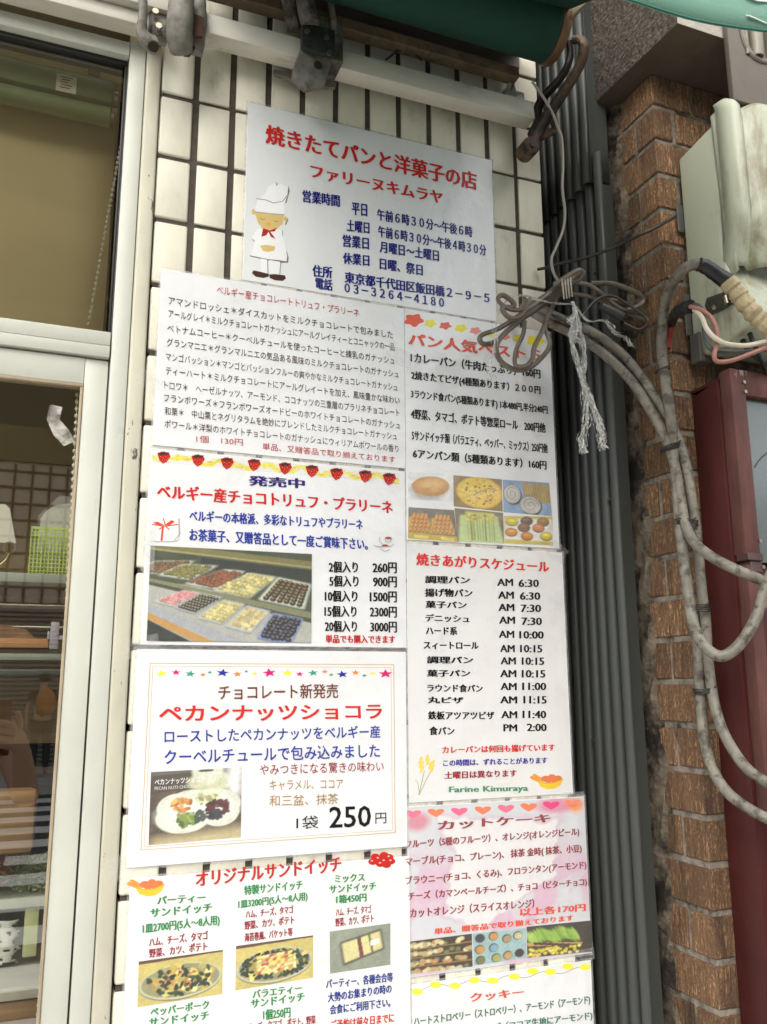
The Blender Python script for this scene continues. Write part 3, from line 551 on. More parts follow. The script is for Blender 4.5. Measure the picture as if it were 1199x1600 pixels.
# coiled tan cord
cc=empty('coiled_cord',AY(885,450,-.1),'coiled tan power cord tied in loops at the tile wall corner','cord')
def cp(pts,Y0): return [AY(740+x/2.612,380+y/2.612,Y0-dy) for x,y,dy in pts]
loops=[
 ([(440,118,.0),(395,150,.012),(330,200,.02),(260,262,.02),(170,330,.03),(112,385,.03),(92,430,.03),(112,482,.03),(165,515,.035),(225,510,.04),(280,465,.04),(312,412,.045),(292,345,.04),(300,310,.035),(325,255,.02),(345,205,.01)],-.085),
 ([(385,165,.0),(300,210,.01),(240,250,.015),(180,300,.02),(100,350,.02),(40,372,.02),(25,392,.02),(45,412,.02),(95,398,.02),(150,350,.02),(235,285,.01),(330,225,.0),(390,185,-.005)],-.075),
 ([(370,150,.01),(280,225,.02),(215,268,.025),(150,270,.03),(110,245,.03),(100,225,.03),(120,212,.03),(155,235,.03),(165,258,.03),(120,262,.03),(135,295,.03),(170,308,.03),(205,285,.03),(215,250,.028),(207,222,.02)],-.105),
 ([(210,318,.02),(203,370,.02),(178,425,.025),(168,470,.03),(175,500,.03),(215,500,.035),(240,470,.03),(250,420,.03),(285,350,.03),(300,300,.02)],-.10),
 ([(395,158,.0),(470,170,.01),(530,210,.015),(575,250,.02),(620,272,.02),(668,258,.02),(692,238,.02),(680,212,.02),(625,185,.015),(560,165,.01),(480,165,.0)],-.10),
 ([(395,205,.0),(460,215,.01),(520,235,.015),(585,275,.02),(640,292,.02),(700,315,.02),(755,332,.02),(776,325,.02),(755,305,.02),(700,285,.02),(640,255,.01),(590,238,.01),(520,228,.0)],-.09),
 ([(330,170,.02),(420,112,.03),(445,115,.03),(450,128,.03),(430,150,.02),(380,175,.01),(310,215,.0),(250,235,.0)],-.11)]
for k,(P,Y0) in enumerate(loops):
    q=MB(); q.tube(cp(P,Y0),.0046,10,6,flat=.8); q.build('cord_loop',CORD,cc)
q=MB()
for k in range(4):
    q=MB(); q.tube(cp([(362+k*11,150-k*5,.035),(366+k*11,190-k*4,.04),(370+k*11,228-k*3,.035)],-.1),.0030,8,3,flat=.5); q.build('wrap_turn',mat('tie_wrap',(.42,.38,.31),.5,var=.25,scale=60),cc)
q=MB()
q.tube([p+Vector((0,.02,0)) for p in cp([(358,150,0),(408,135,0)],-.1)],.006,8,1); q.build('wrap',mat('tie_wrap',(.42,.38,.31),.5,var=.25,scale=60),cc)
q=MB(); q.tube(cp([(520,255,.02),(560,275,.02),(605,300,.02)],-.1),[.0065,.0088,.0092],12,4)
for s_ in (0,5): q.tube(cp([(600,308-s_*3,.02),(622,322-s_*3,.02)],-.1),.0014,6,1)
q.build('plug',mat('plug_grey',(.055,.055,.05),.4),cc)
# shredded plastic string
def strand(lab,pts,Y0,n,spread,w,seed,nm='plastic_string'):
    r_=random.Random(seed); q=MB()
    for k in range(n):
        P=cp(pts,Y0); ph=r_.uniform(0,6); m=[]
        for i,p in enumerate(P):
            t=i/(len(P)-1); s_=spread*(.35+1.2*t)
            m.append(p+Vector((r_.gauss(0,s_),r_.gauss(0,s_),r_.gauss(0,s_*.5))))
        # ribbon
        prev=None;Q=[]
        n0=len(m)
        for i in range(n0-1):
            p0,p1,p2,p3=m[max(0,i-1)],m[i],m[i+1],m[min(n0-1,i+2)]
            for j in range(7):
                t=j/7; Q.append(.5*((2*p1)+(p2-p0)*t+(2*p0-5*p1+4*p2-p3)*t*t+(3*p1-p0-3*p2+p3)*t**3))
        for i,p in enumerate(Q):
            a=ph+i*r_.uniform(.05,.22); h=Vector((math.cos(a),math.sin(a)*.7,.15*math.sin(a*2)))*w*r_.uniform(.3,1.5)
            cur=(q.bm.verts.new(p-h),q.bm.verts.new(p+h))
            if prev: q.bm.faces.new((prev[0],prev[1],cur[1],cur[0]))
            prev=cur
    return tag(q.build(nm,STRING,fix=False),lab,'string','shredded white plastic string on the coiled cord')
strand('longest shredded white plastic strand hanging straight down from the coiled cord',[(412,262,.03),(408,320,.035),(400,380,.03),(420,470,.03),(445,560,.03),(480,640,.03),(505,720,.03),(525,790,.03),(528,845,.03)],-.12,34,.0030,.0011,1)
strand('second shredded white plastic strand hanging beside the longest one',[(418,262,.03),(430,330,.03),(450,410,.03),(452,490,.03),(450,560,.03),(456,640,.03),(460,720,.03),(445,800,.03),(446,860,.03)],-.115,26,.0030,.0010,2)
strand('short white plastic strand curling to the right of the coiled cord',[(425,268,.03),(470,318,.03),(530,315,.03),(558,340,.03),(580,370,.03),(620,385,.03),(645,425,.03)],-.115,18,.0022,.0010,3)
strand('white plastic strand wound across the top of the cord loops',[(425,265,.035),(400,248,.04),(350,248,.04),(300,240,.04),(250,225,.04),(205,212,.04),(160,218,.04)],-.12,16,.0016,.0009,4)
strand('wispy white plastic strand hanging over the bread price sheet',[(150,215,.03),(110,270,.03),(90,340,.03),(85,420,.03),(70,500,.03),(75,560,.03)],-.10,9,.0026,.0006,5)
strand('bunched white plastic knot on the coiled cord',[(405,240,.04),(415,280,.045),(400,310,.045),(425,340,.045),(410,375,.045),(430,400,.04)],-.12,34,.0034,.0013,6)
# ================================================================ awning
aw=empty('awning',(.4,-.05,2.58),'dark green roller awning with aluminium bar and cast metal brackets above the menu sheets','awning')
q=MB(); q.box((.150,-.0565,2.5575),(.800,-.020,2.5945)); q.bevel(.002,2); q.build('mounting_bar',BARM,aw)
q=MB(); q.box((-1.6,-.060,2.575),(.118,-.015,2.640)); q.box((-1.6,-.075,2.6405),(.118,-.02,2.70)); q.box((-1.6,-.045,2.549),(.105,-.012,2.5745)); q.bevel(.003,2)
for x in (.032,-.2): q.cyl((x,-.0765,2.66),(x,-.0735,2.66),.006,12)
q.build('left_header_profile',BARM,aw)
# roller and cloth
q=MB(); q.cyl((.17,-.13,2.688),(.787,-.13,2.688),.054,40); q.build('cloth_roll',GREEN,aw)
q=MB(); q.cyl((.7875,-.13,2.688),(.806,-.13,2.688),.057,40); q.bevel(.002,2,60); ring=q.build('end_ring',mat('brown_ring',(.15,.085,.045),.45,metal=.3,var=.25,scale=20,dirt=(.04,.025,.015),dscale=15,damt=.7),aw)
p=AX(881,66,.8065); q=MB(); q.cyl((.8062,-.165,2.700),(.8095,-.165,2.700),.0042,12); q.build('ring_screw',STEEL,ring)
q=MB(); q.box((.16,-.055,2.640),(.770,-.030,2.664)); q.bevel(.002,1); q.jitter(.0004); q.build('rear_rail',mat('dirty_brown_rail',(.14,.10,.06),.7,var=.4,scale=25,dirt=(.02,.016,.012),dscale=12,damt=.9),aw)
def cloth(u,v):
    y=-.095-.545*v; z=2.742-.26*v-.018*math.sin(math.pi*v)
    return (.155+.642*u,y,z+.002*math.sin(u*40))
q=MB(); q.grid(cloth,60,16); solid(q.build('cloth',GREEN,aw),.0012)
q=MB(); q.box((.15,-.665,2.462),(.80,-.640,2.492)); q.bevel(.004,2); q.build('front_bar',BARM,aw)
def val(u,v):
    x=.150+.67*u; wv=.010*math.cos((x-.69)/.30*2*math.pi+2.6)
    return (x,-.655+.004*math.sin(x*22)*v,2.47-(2.47-2.2275-.11*(x-.557))*v)
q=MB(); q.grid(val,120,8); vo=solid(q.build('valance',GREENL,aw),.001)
q=MB(); q.grid(lambda u,v:Vector(val(u,1))+Vector((0,-.0012,.0025*(1-v))),120,1); solid(q.build('valance_hem',mat('hem_green',(.02,.12,.09),.7),aw),.0016)
# white stroke of the lettering on the valance
pp=[AY(1170,15,-.6575),AY(1172,8,-.6575),AY(1182,14,-.6575),AY(1199,20,-.6575),AY(1225,26,-.6575)]
q=MB()
for off in (0,12):
    q.tube([AY(x,y-off,-.6575) for x,y in ((1166,-8),(1180,0),(1196,2),(1215,6),(1235,16))],.003,8,5,flat=.3) if off==0 else None
q.tube([AY(x,y,-.6575) for x,y in ((1168,24),(1180,29),(1196,36),(1215,42),(1240,50))],.0032,8,5,flat=.3)
q.build('lettering_stroke',mat('white_print',(.8,.8,.8),.6),aw)
q=MB(); q.box((.155,-.10,2.738),(.797,.0,2.744)); q.box((.155,-.012,2.70),(.797,-.004,2.7379)); q.build('light_stop_plate',mat('light_stop_metal',(.16,.15,.13),.5,metal=.3),aw)  # unseen plates added to stop sun leaking between cloth and wall
# side strut under cloth end
q=MB(); P=[AX(856,35,.803),AX(928,-6,.803),AX(905,14,.803),AX(880,46,.803)]
q.prism([(.803,p_.y,p_.z) for p_ in P],(.006,0,0)); q.build('end_gusset',mat('gusset_tan',(.26,.21,.15),.5,metal=.3,var=.2),aw)
# arm
def ap(pts,dX=0): return [AY(700+x/4.612,y/4.612,Y) for x,y,Y in pts]
q=MB(); q.tube(ap([(900,290,-.13),(950,285,-.14),(978,330,-.145),(968,420,-.135),(925,520,-.12),(850,640,-.10),(770,760,-.085),(690,880,-.07),(630,980,-.062),(612,1040,-.06)]),[.010,.011,.011,.0105,.010,.011,.0115,.012,.0135,.014],12,5,flat=.75); q.bevel(.0005,1); arm=q.build('arm_bracket',BRONZE,aw)
q=MB(); q.tube(ap([(870,300,-.13),(880,400,-.125),(850,500,-.12),(790,590,-.10),(700,690,-.07),(650,780,-.055),(650,880,-.05),(600,980,-.045)]),[.009,.010,.009,.010,.011,.012,.012,.011],10,5,flat=.7); q.build('arm_inner_leg',mat('black_iron',(.018,.014,.011),.55,metal=.3,var=.5,bump=1),aw)
q=MB(); p=AY(830,228,-.075); q.cyl(p+Vector((0,.03,0)),p+Vector((0,-.004,0)),.017,20); q.bevel(.002,2); piv=q.build('arm_pivot',BRONZE,aw)
q=MB(); q.cyl(p+Vector((0,-.004,0)),p+Vector((0,-.0065,0)),.0055,12); q.build('pivot_screw',mat('dark_screw',(.03,.02,.015),.5,metal=.5),piv)
q=MB(); q.tube(ap([(640,1000,-.045),(700,970,-.045),(770,930,-.05),(740,850,-.06)]),[.010,.011,.009,.005],10,4,flat=.6); q.build('arm_lug',BRONZE,aw)
# bar end hook
q=MB(); q.box((.744,-.045,2.5946),(.786,-.022,2.620)); q.bevel(.003,2); q.tube([(.757,-.034,2.612),(.757,-.034,2.634),(.762,-.034,2.638)],.004,8,3); q.tube([(.768,-.034,2.614),(.769,-.034,2.632)],.0035,8,1); q.build('bar_clamp',mat('galvanised',(.5,.5,.47),.35,metal=.5,var=.3,scale=30),aw)
# middle cast bracket
def cb_(x,y,Y): return AY(420+x/4.996,y/4.996,Y)
q=MB(); q.box((.385-.030,-.070,2.556),(.385+.024,-.010,2.640)); q.bevel(.004,2); q.sub(1); q.jitter(.0004,3); mb_=q.build('middle_bracket',CAST,aw)
c=cb_(375,535,-.06)
q=MB(); q.prism([cb_(x,y,-.050) for x,y in ((240,400),(495,450),(440,640),(425,700),(275,735),(170,640),(180,560),(230,420))],(0,-.018,0)); q.bevel(.004,2); q.jitter(.0003,4); lug=q.build('bracket_lug',mat('galvanised_cast',(.19,.18,.155),.7,metal=.2,var=.5,scale=50,bump=1.5,bscale=60,dirt=(.07,.06,.05),dscale=25,damt=.8),mb_)
GC=MATS['galvanised_cast']
q=MB(); q.cyl(c+Vector((0,-.0082,0)),c+Vector((0,-.0095,0)),.0075,18); q.build('bracket_hole',mat('hole_dark',(.03,.015,.01),.8),mb_)  # solid disc in place of a hole, its shade put into the colour
q=MB(); q.prism([cb_(x,y,-.012) for x,y in ((30,560),(170,580),(520,660),(515,705),(430,700),(270,720),(160,640),(40,600))],(0,-.008,0)); q.bevel(.001,1); q.build('bracket_wing',GC,mb_)
q=MB(); q.prism([cb_(x,y,-.072) for x,y in ((250,200),(505,265),(500,465),(340,430),(245,390))],(0,-.010,0)); q.bevel(.002,2); q.build('bracket_plate',mat('black_plate',(.02,.024,.02),.6,var=.6,scale=60,dirt=(.2,.2,.18),dscale=60,damt=.8,dlo=.62,dhi=.7),mb_)
q=MB(); q.tube([cb_(150,-20,-.07),cb_(170,100,-.06),cb_(200,230,-.04)],.012,10,4); q.tube([cb_(480,-10,-.08),cb_(500,120,-.075),cb_(508,260,-.07)],.006,8,4); q.tube([cb_(280,-20,-.08),cb_(300,100,-.08),cb_(330,200,-.08)],.016,10,4); q.jitter(.0004,6); q.build('bracket_neck',CAST,mb_)
# ends of black cable ties behind the roller
q=MB()
for P in ([(600,240),(660,285)],[(1000,400),(915,468)],[(1120,385),(1195,475)],[(1000,330),(1100,380),(1199,400)],[(990,300),(1010,400),(1120,350)],[(640,180),(800,240),(1000,300)]):
    q.tube([cb_(x,y,-.040) for x,y in P],.0018,6,3)
q.build('cable_ends',DARK,aw)
# left cast brackets
def lb_(x,y,Y): return AY(150+x/4.796,y/4.796,Y)
q=MB(); q.tube([lb_(650,-60,-.10),lb_(640,60,-.10),lb_(630,180,-.098),lb_(628,290,-.09),lb_(640,395,-.075),],[.020,.021,.0215,.0215,.018],18,6,flat=.95); q.jitter(.0003,8); q.build('left_bracket_roller',GC,aw)
q=MB(); q.tube([lb_(775,-60,-.075),lb_(775,60,-.075),lb_(775,180,-.073),lb_(765,290,-.068),lb_(740,375,-.06)],[.010,.0115,.012,.0115,.009],14,6); q.box(lb_(690,300,-.06)+Vector((-.01,-.006,-.01)),lb_(780,60,-.05)+Vector((.008,.01,0))); q.jitter(.0003,9); q.build('left_bracket_cheek',GC,aw)
q=MB(); q.prism([lb_(x,y,-.084) for x,y in ((728,120),(808,150),(795,290),(715,285))],(0,-.006,0)); q.prism([lb_(x,y,-.075) for x,y in ((700,350),(745,365),(700,430),(655,425))],(0,-.005,0)); q.build('rust_slot',mat('rust_red',(.05,.017,.010),.85,var=.4,scale=40),aw)
q=MB(); q.tube([lb_(350,-40,-.075),lb_(355,60,-.075),lb_(350,160,-.073),lb_(345,240,-.07),lb_(390,310,-.065),lb_(430,335,-.06)],[.0085,.0085,.0085,.012,.0165,.0185],12,6,flat=.7); q.jitter(.0003,10); hk=q.build('left_hook',GC,aw)
p=lb_(432,345,-.075); q=MB(); q.cyl(lb_(432,340,-.077)+Vector((0,0,.0)),lb_(432,350,-.0795),.0085,18); q.build('hook_hole',MATS['hole_dark'],hk)  # dark disc coloured like the shaded inside of the hook's hole
q=MB(); q.box(lb_(395,215,-.05),lb_(545,-40,-.045)+Vector((0,.02,0))); q.box(lb_(420,250,-.055),lb_(545,160,-.05)+Vector((0,.02,0))); q.bevel(.003,2); q.jitter(.0003,11); q.build('left_bracket_body',CAST,aw)

for x,y,Y in ((300,250,-.0835),(450,300,-.0835),(470,420,-.0835)):
    p=cb_(x,y,Y); q=MB(); q.tube([p,p+Vector((0,-.004,0))],.0048,6,1); q.build('bolt',STEEL,mb_)
for x,y,Y in ((445,95,-.060),(470,205,-.060)):
    p=lb_(x,y,Y); q=MB(); q.tube([p,p+Vector((0,-.005,0))],.0055,6,1); q.build('bolt',STEEL,aw)
for x in (1.05,1.15,1.25): q=MB(); q.cyl((x,-.2645,1.99),(x,-.2615,1.99),.003,10); q.build('screw',STEEL,rb)
# ================================================================ menu sheets: painting helpers (printed pictures as coloured grids)
def C(*rgb): return np.array(lin([v/255 for v in rgb]))
class Pic:
    def __init__(s,w,h,col=(255,255,255)):
        s.w,s.h=w,h; v,u=np.mgrid[0:h+1,0:w+1]; s.u=u/w; s.v=v/h; s.a=w/h
        s.c=np.zeros((h+1,w+1,3))+C(*col)
    def noise(s,sc,seed=0,octv=3):
        r=np.random.RandomState(seed); out=0;amp=1;tot=0
        for o in range(octv):
            n=int(sc*2**o)+2; g=r.rand(n+2,int(n*max(1,s.a))+3); U=s.u*s.a*sc*2**o/max(1,s.a)*max(1,s.a); V=s.v*sc*2**o
            U=np.clip(U,0,g.shape[1]-2.001); V=np.clip(V,0,g.shape[0]-2.001); i=U.astype(int);j=V.astype(int);fu=U-i;fv=V-j; fu=fu*fu*(3-2*fu);fv=fv*fv*(3-2*fv)
            out=out+amp*((g[j,i]*(1-fu)+g[j,i+1]*fu)*(1-fv)+(g[j+1,i]*(1-fu)+g[j+1,i+1]*fu)*fv); tot+=amp; amp*=.55
        return out/tot
    def put(s,m,col,al=1):
        m=np.clip(m,0,1)[...,None]*al; s.c=s.c*(1-m)+C(*col)*m if not isinstance(col,np.ndarray) else s.c*(1-m)+col*m
    def ell(s,cx,cy,rx,ry,rot=0,soft=.12):
        x=(s.u-cx)*s.a; y=s.v-cy; c_,s_=math.cos(rot),math.sin(rot); X=(x*c_+y*s_)/rx; Y=(-x*s_+y*c_)/ry; d=np.sqrt(X*X+Y*Y)
        return np.clip((1+soft-d)/(2*soft),0,1)
    def quad(s,P,soft=.004):
        m=np.ones_like(s.u); n=len(P); cx=sum(p[0] for p in P)/n; cy=sum(p[1] for p in P)/n
        for i in range(n):
            (x0,y0),(x1,y1)=P[i],P[(i+1)%n]; nx,ny=y1-y0,x0-x1; l=math.hypot(nx,ny)+1e-9; d=((s.u-x0)*nx+(s.v-y0)*ny)/l; dc=((cx-x0)*nx+(cy-y0)*ny)/l
            if dc<0: d=-d
            m=m*np.clip(.5+d/soft/2,0,1)
        return m
    def mul(s,m,k): s.c=s.c*(1+(k-1)*np.clip(m,0,1)[...,None])
    def blobs(s,P,nr,nc,r,base,hi,seed=0,sq=.75,jit=.15,dk=.4):
        rr=random.Random(seed); P=[np.array(p,float) for p in P]
        for i in range(nr):
            for j in range(nc):
                a=(i+.5)/nr;b=(j+.5)/nc; p=(P[0]*(1-b)+P[1]*b)*(1-a)+(P[3]*(1-b)+P[2]*b)*a
                p=p+np.array([rr.uniform(-jit,jit)*r/s.a,rr.uniform(-jit,jit)*r]); k=rr.uniform(.8,1.2)
                col=tuple(min(255,v*k) for v in base); s.put(s.ell(p[0],p[1]+r*.18,r*1.02,r*sq*1.02),tuple(v*dk for v in base),.8); s.put(s.ell(p[0],p[1],r*.93,r*sq*.85),col); s.put(s.ell(p[0]-r*.1/s.a,p[1]-r*.22,r*.42,r*sq*.34,soft=.5),hi,.75)
def pic_mat():
    m=mat('printed_picture',(1,1,1),.35,var=.03,scale=60,attr='Col',coat=.6,bump=2.4,bscale=14); return m
class Sheet:
    def __init__(s,label,crop,box,Y,col=(226,227,228),kind='plain',rot=0):
        s.k,s.ox,s.oy=crop; s.Y=Y; x0,x1,zt,zb=box; s.box=box
        s.e=empty('menu_sheet',((x0+x1)/2,Y,zb),label,'menu sheet','laminated menu sheets on the tiled wall')
        nm='sheet_'+kind
        m=mat(nm,C(*col),.42,var=.025,scale=3,coat=.45,bump=2.4,bscale=14,dirt=tuple(C(196,196,198)),dscale=4,damt=.5 if kind!='grey' else .9)
        q=MB(); q.box((x0,Y,zb),(x1,Y+.0012,zt)); q.bevel(.0004,1)
        s.base=obj('paper',q.mesh('paper',m),s.e); s.layer=0
        f=MB(); e=.003
        for a,b_ in (((x0-e,zb-e),(x1+e,zb)),((x0-e,zt),(x1+e,zt+e)),((x0-e,zb),(x0,zt)),((x1,zb),(x1+e,zt))): f.box((a[0],Y+.0003,a[1]),(b_[0],Y+.0008,b_[1]))
        obj('laminate_edge',f.mesh('laminate_edge',FILM),s.e); s.txt={}
    def y(s): s.layer+=1; return s.Y-.00006-.000012*s.layer
    def P(s,x,y,yy=None):
        return AY(s.ox+x/s.k,s.oy+y/s.k,s.Y if yy is None else yy)
    def ink(s,col): return mat('ink_%d_%d_%d'%col,C(*col),.5,var=.02,coat=.15,spec=.25,bump=2.4,bscale=14)
    def text(s,t,xl,yl,xr,yr,h,col=(20,20,20),style='m'):
        TX.append((s,t,s.P(xl,yl),s.P(xr,yr),s.P(xl,yl-h/2)-s.P(xl,yl+h/2),col,style))
    def shape(s,name,polys,col,m=None):
        """polys: list of polygons in crop pixels, built as flat print"""
        bm=bmesh.new()
        for P in polys:
            yy=s.y(); vs=[bm.verts.new(Vector((p.x,yy,p.z))) for p in (s.P(a,b) for a,b in P)]
            try: bm.faces.new(vs)
            except ValueError: pass
        for f in bm.faces: f.normal_update()
        bmesh.ops.triangulate(bm,faces=bm.faces[:],ngon_method='EAR_CLIP')
        for f in bm.faces:
            f.normal_update()
            if f.normal.y>0: f.normal_flip()
        me=bpy.data.meshes.new(name); bm.to_mesh(me); bm.free(); me.materials.append(m or s.ink(col)); return obj(name,me,s.e)
    def ellp(s,cx,cy,rx,ry,n=20,rot=0):
        return [(cx+rx*math.cos(a)*math.cos(rot)-ry*math.sin(a)*math.sin(rot),cy+rx*math.cos(a)*math.sin(rot)+ry*math.sin(a)*math.cos(rot)) for a in (2*math.pi*i/n for i in range(n))]
    def line(s,pts,w):
        out=[];n=len(pts)
        for i in range(n):
            a=pts[max(0,i-1)];b=pts[min(n-1,i+1)]; dx,dy=b[0]-a[0],b[1]-a[1]; l=math.hypot(dx,dy)+1e-9
            out.append((pts[i][0]-dy/l*w/2,pts[i][1]+dx/l*w/2))
        for i in range(n-1,-1,-1):
            a=pts[max(0,i-1)];b=pts[min(n-1,i+1)]; dx,dy=b[0]-a[0],b[1]-a[1]; l=math.hypot(dx,dy)+1e-9
            out.append((pts[i][0]+dy/l*w/2,pts[i][1]-dx/l*w/2))
        return out
    def picture(s,name,pic,Q,mask=None,wall=None):
        kindp=name.endswith('photo')
        """Q: four crop-pixel corners TL TR BR BL (or wall corners)"""
        rs=np.random.RandomState(pic.w*7+pic.h); g0=rs.rand(*pic.u.shape); g1=pic.noise(max(8,pic.h//5),pic.w,2); pic.c=np.clip(pic.c*(.80+.22*g0+.20*g1)[...,None],0,1)*.93+.035 if kindp else pic.c
        K=wall or [s.P(*q) for q in Q]; yy=s.y(); h,w_=pic.h,pic.w; U=pic.u.ravel();V=pic.v.ravel()
        A=[np.array(k) for k in K]
        p=(A[0][None]*((1-U)*(1-V))[:,None]+A[1][None]*(U*(1-V))[:,None]+A[2][None]*(U*V)[:,None]+A[3][None]*((1-U)*V)[:,None]); p[:,1]=yy
        idx=np.arange((h+1)*(w_+1)).reshape(h+1,w_+1); F=np.stack([idx[1:,:-1],idx[1:,1:],idx[:-1,1:],idx[:-1,:-1]],-1).reshape(-1,4)
        if mask is not None:
            mm=(mask[:-1,:-1]+mask[1:,1:]+mask[1:,:-1]+mask[:-1,1:]).ravel()/4>.5; F=F[mm]
        me=bpy.data.meshes.new(name); me.from_pydata(p.tolist(),[],F.tolist()); a=me.color_attributes.new('Col','FLOAT_COLOR','POINT')
        c=np.ones((len(p),4),np.float32); c[:,:3]=np.clip(pic.c.reshape(-1,3),0,1)*.92; a.data.foreach_set('color',c.ravel()); me.materials.append(pic_mat()); return obj(name,me,s.e)
TX=[]
def W(x0,x1,zt,zb): return (x0,x1,EYE+zt,EYE+zb)
RED=(196,38,32); NAVY=(28,32,120); BLK=(18,17,17); BRN=(62,38,34)
# ---- opening hours sheet
A=Sheet('large opening hours sheet with red bakery heading and a cartoon chef, topmost on the wall',(2.855,370,150),W(.2583,.7329,.9877,.6559),-.0020)
A.text('焼きたてパンと洋菓子の店',128,168,1072,383,86,RED,'M')
A.text('ファリーヌキムラヤ',328,335,920,457,58,RED,'M')
for a in [('営業時間',293,446,460,470,54),('平日',512,503,582,512,54),('午前６時３０分～午後６時',625,528,1052,608,50),('土曜日',490,577,592,590,52),('午前６時３０分～午後４時３０分',630,603,1113,690,50),
 ('営業日',472,645,590,659,54),('月曜日～土曜日',637,672,902,714,50),('休業日',473,723,592,735,50),('日曜、祭日',637,747,830,778,50),('住所',337,779,427,789,52),('東京都千代田区飯田橋２－９－５',480,808,1128,902,50),('電話',350,834,428,846,50),('０３－３２６４－４１８０',480,855,925,923,40)]:
    A.text(*a,NAVY,'M')
# chef clip art
A.shape('chef_shadow',[[(232,400),(237,425),(222,478),(216,478),(226,440)],[(226,545),(231,550),(222,574),(215,575)],[(196,600),(232,720),(230,744),(190,745),(60,716),(60,711),(222,738),(226,715),(205,640)],A.line([(93,595),(110,622),(118,645)],3),A.line([(205,600),(205,665),(165,680)],3),A.line([(138,728),(140,795)],3),A.line([(197,742),(193,795)],3),A.line([(70,640),(100,662),(118,672)],3)],(120,115,112))
A.shape('chef_coat',[[(92,592),(198,596),(222,690),(224,736),(140,728),(64,712),(82,650),(70,628)],[(108,725),(136,730),(136,790),(108,788)],[(146,732),(194,740),(188,795),(146,792)]],(236,236,236))
A.shape('chef_face',[[(82,520),(212,530),(205,570),(180,592),(145,598),(115,590),(95,565)],A.ellp(76,517,9,13),A.ellp(218,549,8,11),[(104,668),(130,664),(172,672),(168,690),(140,696),(118,692)]],(214,186,118))
A.shape('chef_cheek',[A.ellp(143,573,11,8)],(222,160,100))
A.shape('chef_hat',[[(80,512),(93,460),(125,440),(140,405),(180,385),(225,405),(230,440),(212,475),(213,528),(150,522)]],(238,238,238))
A.shape('chef_features',[A.line([(104,545),(115,551),(128,548)],2.5),A.line([(165,556),(175,561),(187,558)],2.5),A.line([(88,458),(130,464),(165,478),(205,470),(228,440),(233,405)],3),A.line([(176,385),(178,400),(186,390)],4),A.line([(82,518),(150,526),(213,530)],2)],(110,105,95))
A.shape('chef_scarf',[[(118,590),(148,600),(180,588),(170,604),(150,606),(174,638),(152,628),(142,606),(132,622),(110,628)]],(176,34,38))
A.shape('chef_shoes',[[(68,790),(75,778),(105,784),(145,795),(142,806),(120,812),(85,806)],[(145,797),(170,795),(215,800),(220,815),(205,825),(170,822),(148,812)]],(70,44,34))
# ---- chocolate list
B=Sheet('chocolate truffle list in plain brown type directly under the opening hours sheet',(2.924,230,410),W(.127,.547,.6515,.3595),-.0028,col=(224,223,220))
B.text('ベルギー産チョコレートトリュフ・プラリーネ',318,125,968,232,40,(176,50,44),'g')
for a in [('アマンドロッシェ＊ダイスカットをミルクチョコレートで包みました',98,174,1122,332),('アールグレイ＊ミルクチョコレートガナッシュにアールグレイティーとコニャックの一品',98,234,1130,388),('ベトナムコーヒー＊クーベルチュールを使ったコーヒーと練乳のガナッシュ',92,300,1130,450),
 ('グランマニエ＊グランマルニエの気品ある風味のミルクチョコレートのガナッシュ',90,364,1148,512),('マンゴパッション＊マンゴとパッションフルーの爽やかなミルクチョコレートガナッシュ',85,430,1143,572),('ティーハート＊ミルクチョコレートにアールグレイートを加え、風味豊かな味わい',85,494,1153,632),
 ('トロワ＊　ヘーゼルナッツ、アーモンド、ココナッツの三重層のプラリネチョコレート',78,560,1152,688),('フランボワーズ＊フランボワーズオードビーのホワイトチョコレートのガナッシュ',77,618,1155,745),('和栗＊　中山栗とネグリタラムを絶妙にブレンドしたミルクチョコレートガナッシュ',80,678,1140,795),('ポワール＊洋梨のホワイトチョコレートのガナッシュにウィリアムポワールの香り',80,737,1148,852)]:
    B.text(*a,38,BRN,'g')
B.text('1個　130円',225,806,437,822,32,(176,50,44),'g'); B.text('単品、又贈答品で取り揃えております',527,840,1133,902,32,(176,50,44),'g')
# ---- truffle sale
D=Sheet('truffle sale sheet with strawberry border and a photo of chocolate trays',(2.821,215,700),W(.1243,.5463,.3546,.0573),-.0022)
def yb(t): return 38+t*98
pc=Pic(150,14,(228,229,228)); n=pc.noise(5,3,3); wv=.5+.22*np.sin(pc.u*40)
pc.put(np.clip((.26-np.abs(pc.v-wv)+.9*(n-.5))*10,0,1),(232,224,96)); n2=pc.noise(9,5,2); pc.put(np.clip((n2-.62)*12,0,1)*np.clip((.36-np.abs(pc.v-wv))*9,0,1),(206,180,40),.8)
D.picture('flower_border',pc,[(65,18),(1155,112),(1155,160),(65,62)])
for x,y in ((117,42),(268,55),(396,68),(515,75),(652,90),(770,102),(878,115),(1005,125),(1110,137)):
    D.shape('strawberry',[[(x-30,y-18),(x-10,y-27),(x+22,y-22),(x+29,y-4),(x+14,y+18),(x-4,y+28),(x-20,y+12)]],(178,26,26))
    D.shape('strawberry_leaf',[[(x-28,y-22),(x-10,y-20),(x+2,y-28),(x+8,y-20),(x+26,y-24),(x+12,y-10),(x,y-14),(x-12,y-8)]],(60,40,26))
    D.shape('strawberry_seeds',[D.ellp(x+a,y+b,1.8,1.8,5) for a,b in ((-14,-4),(-4,2),(8,-3),(18,3),(-8,12),(4,12),(-2,20),(13,11))],(230,170,90))
D.text('発売中',488,143,738,158,44,(42,22,110),'M'); D.text('ベルギー産チョコトリュフ・プラリーネ',85,190,1125,262,64,(198,32,26),'M')
D.text('ベルギーの本格派、多彩なトリュフやプラリーネ',228,298,993,338,50,(38,58,150),'M'); D.text('お茶菓子、又贈答品として一度ご賞味下さい。',228,382,1015,425,54,(38,58,150),'M')
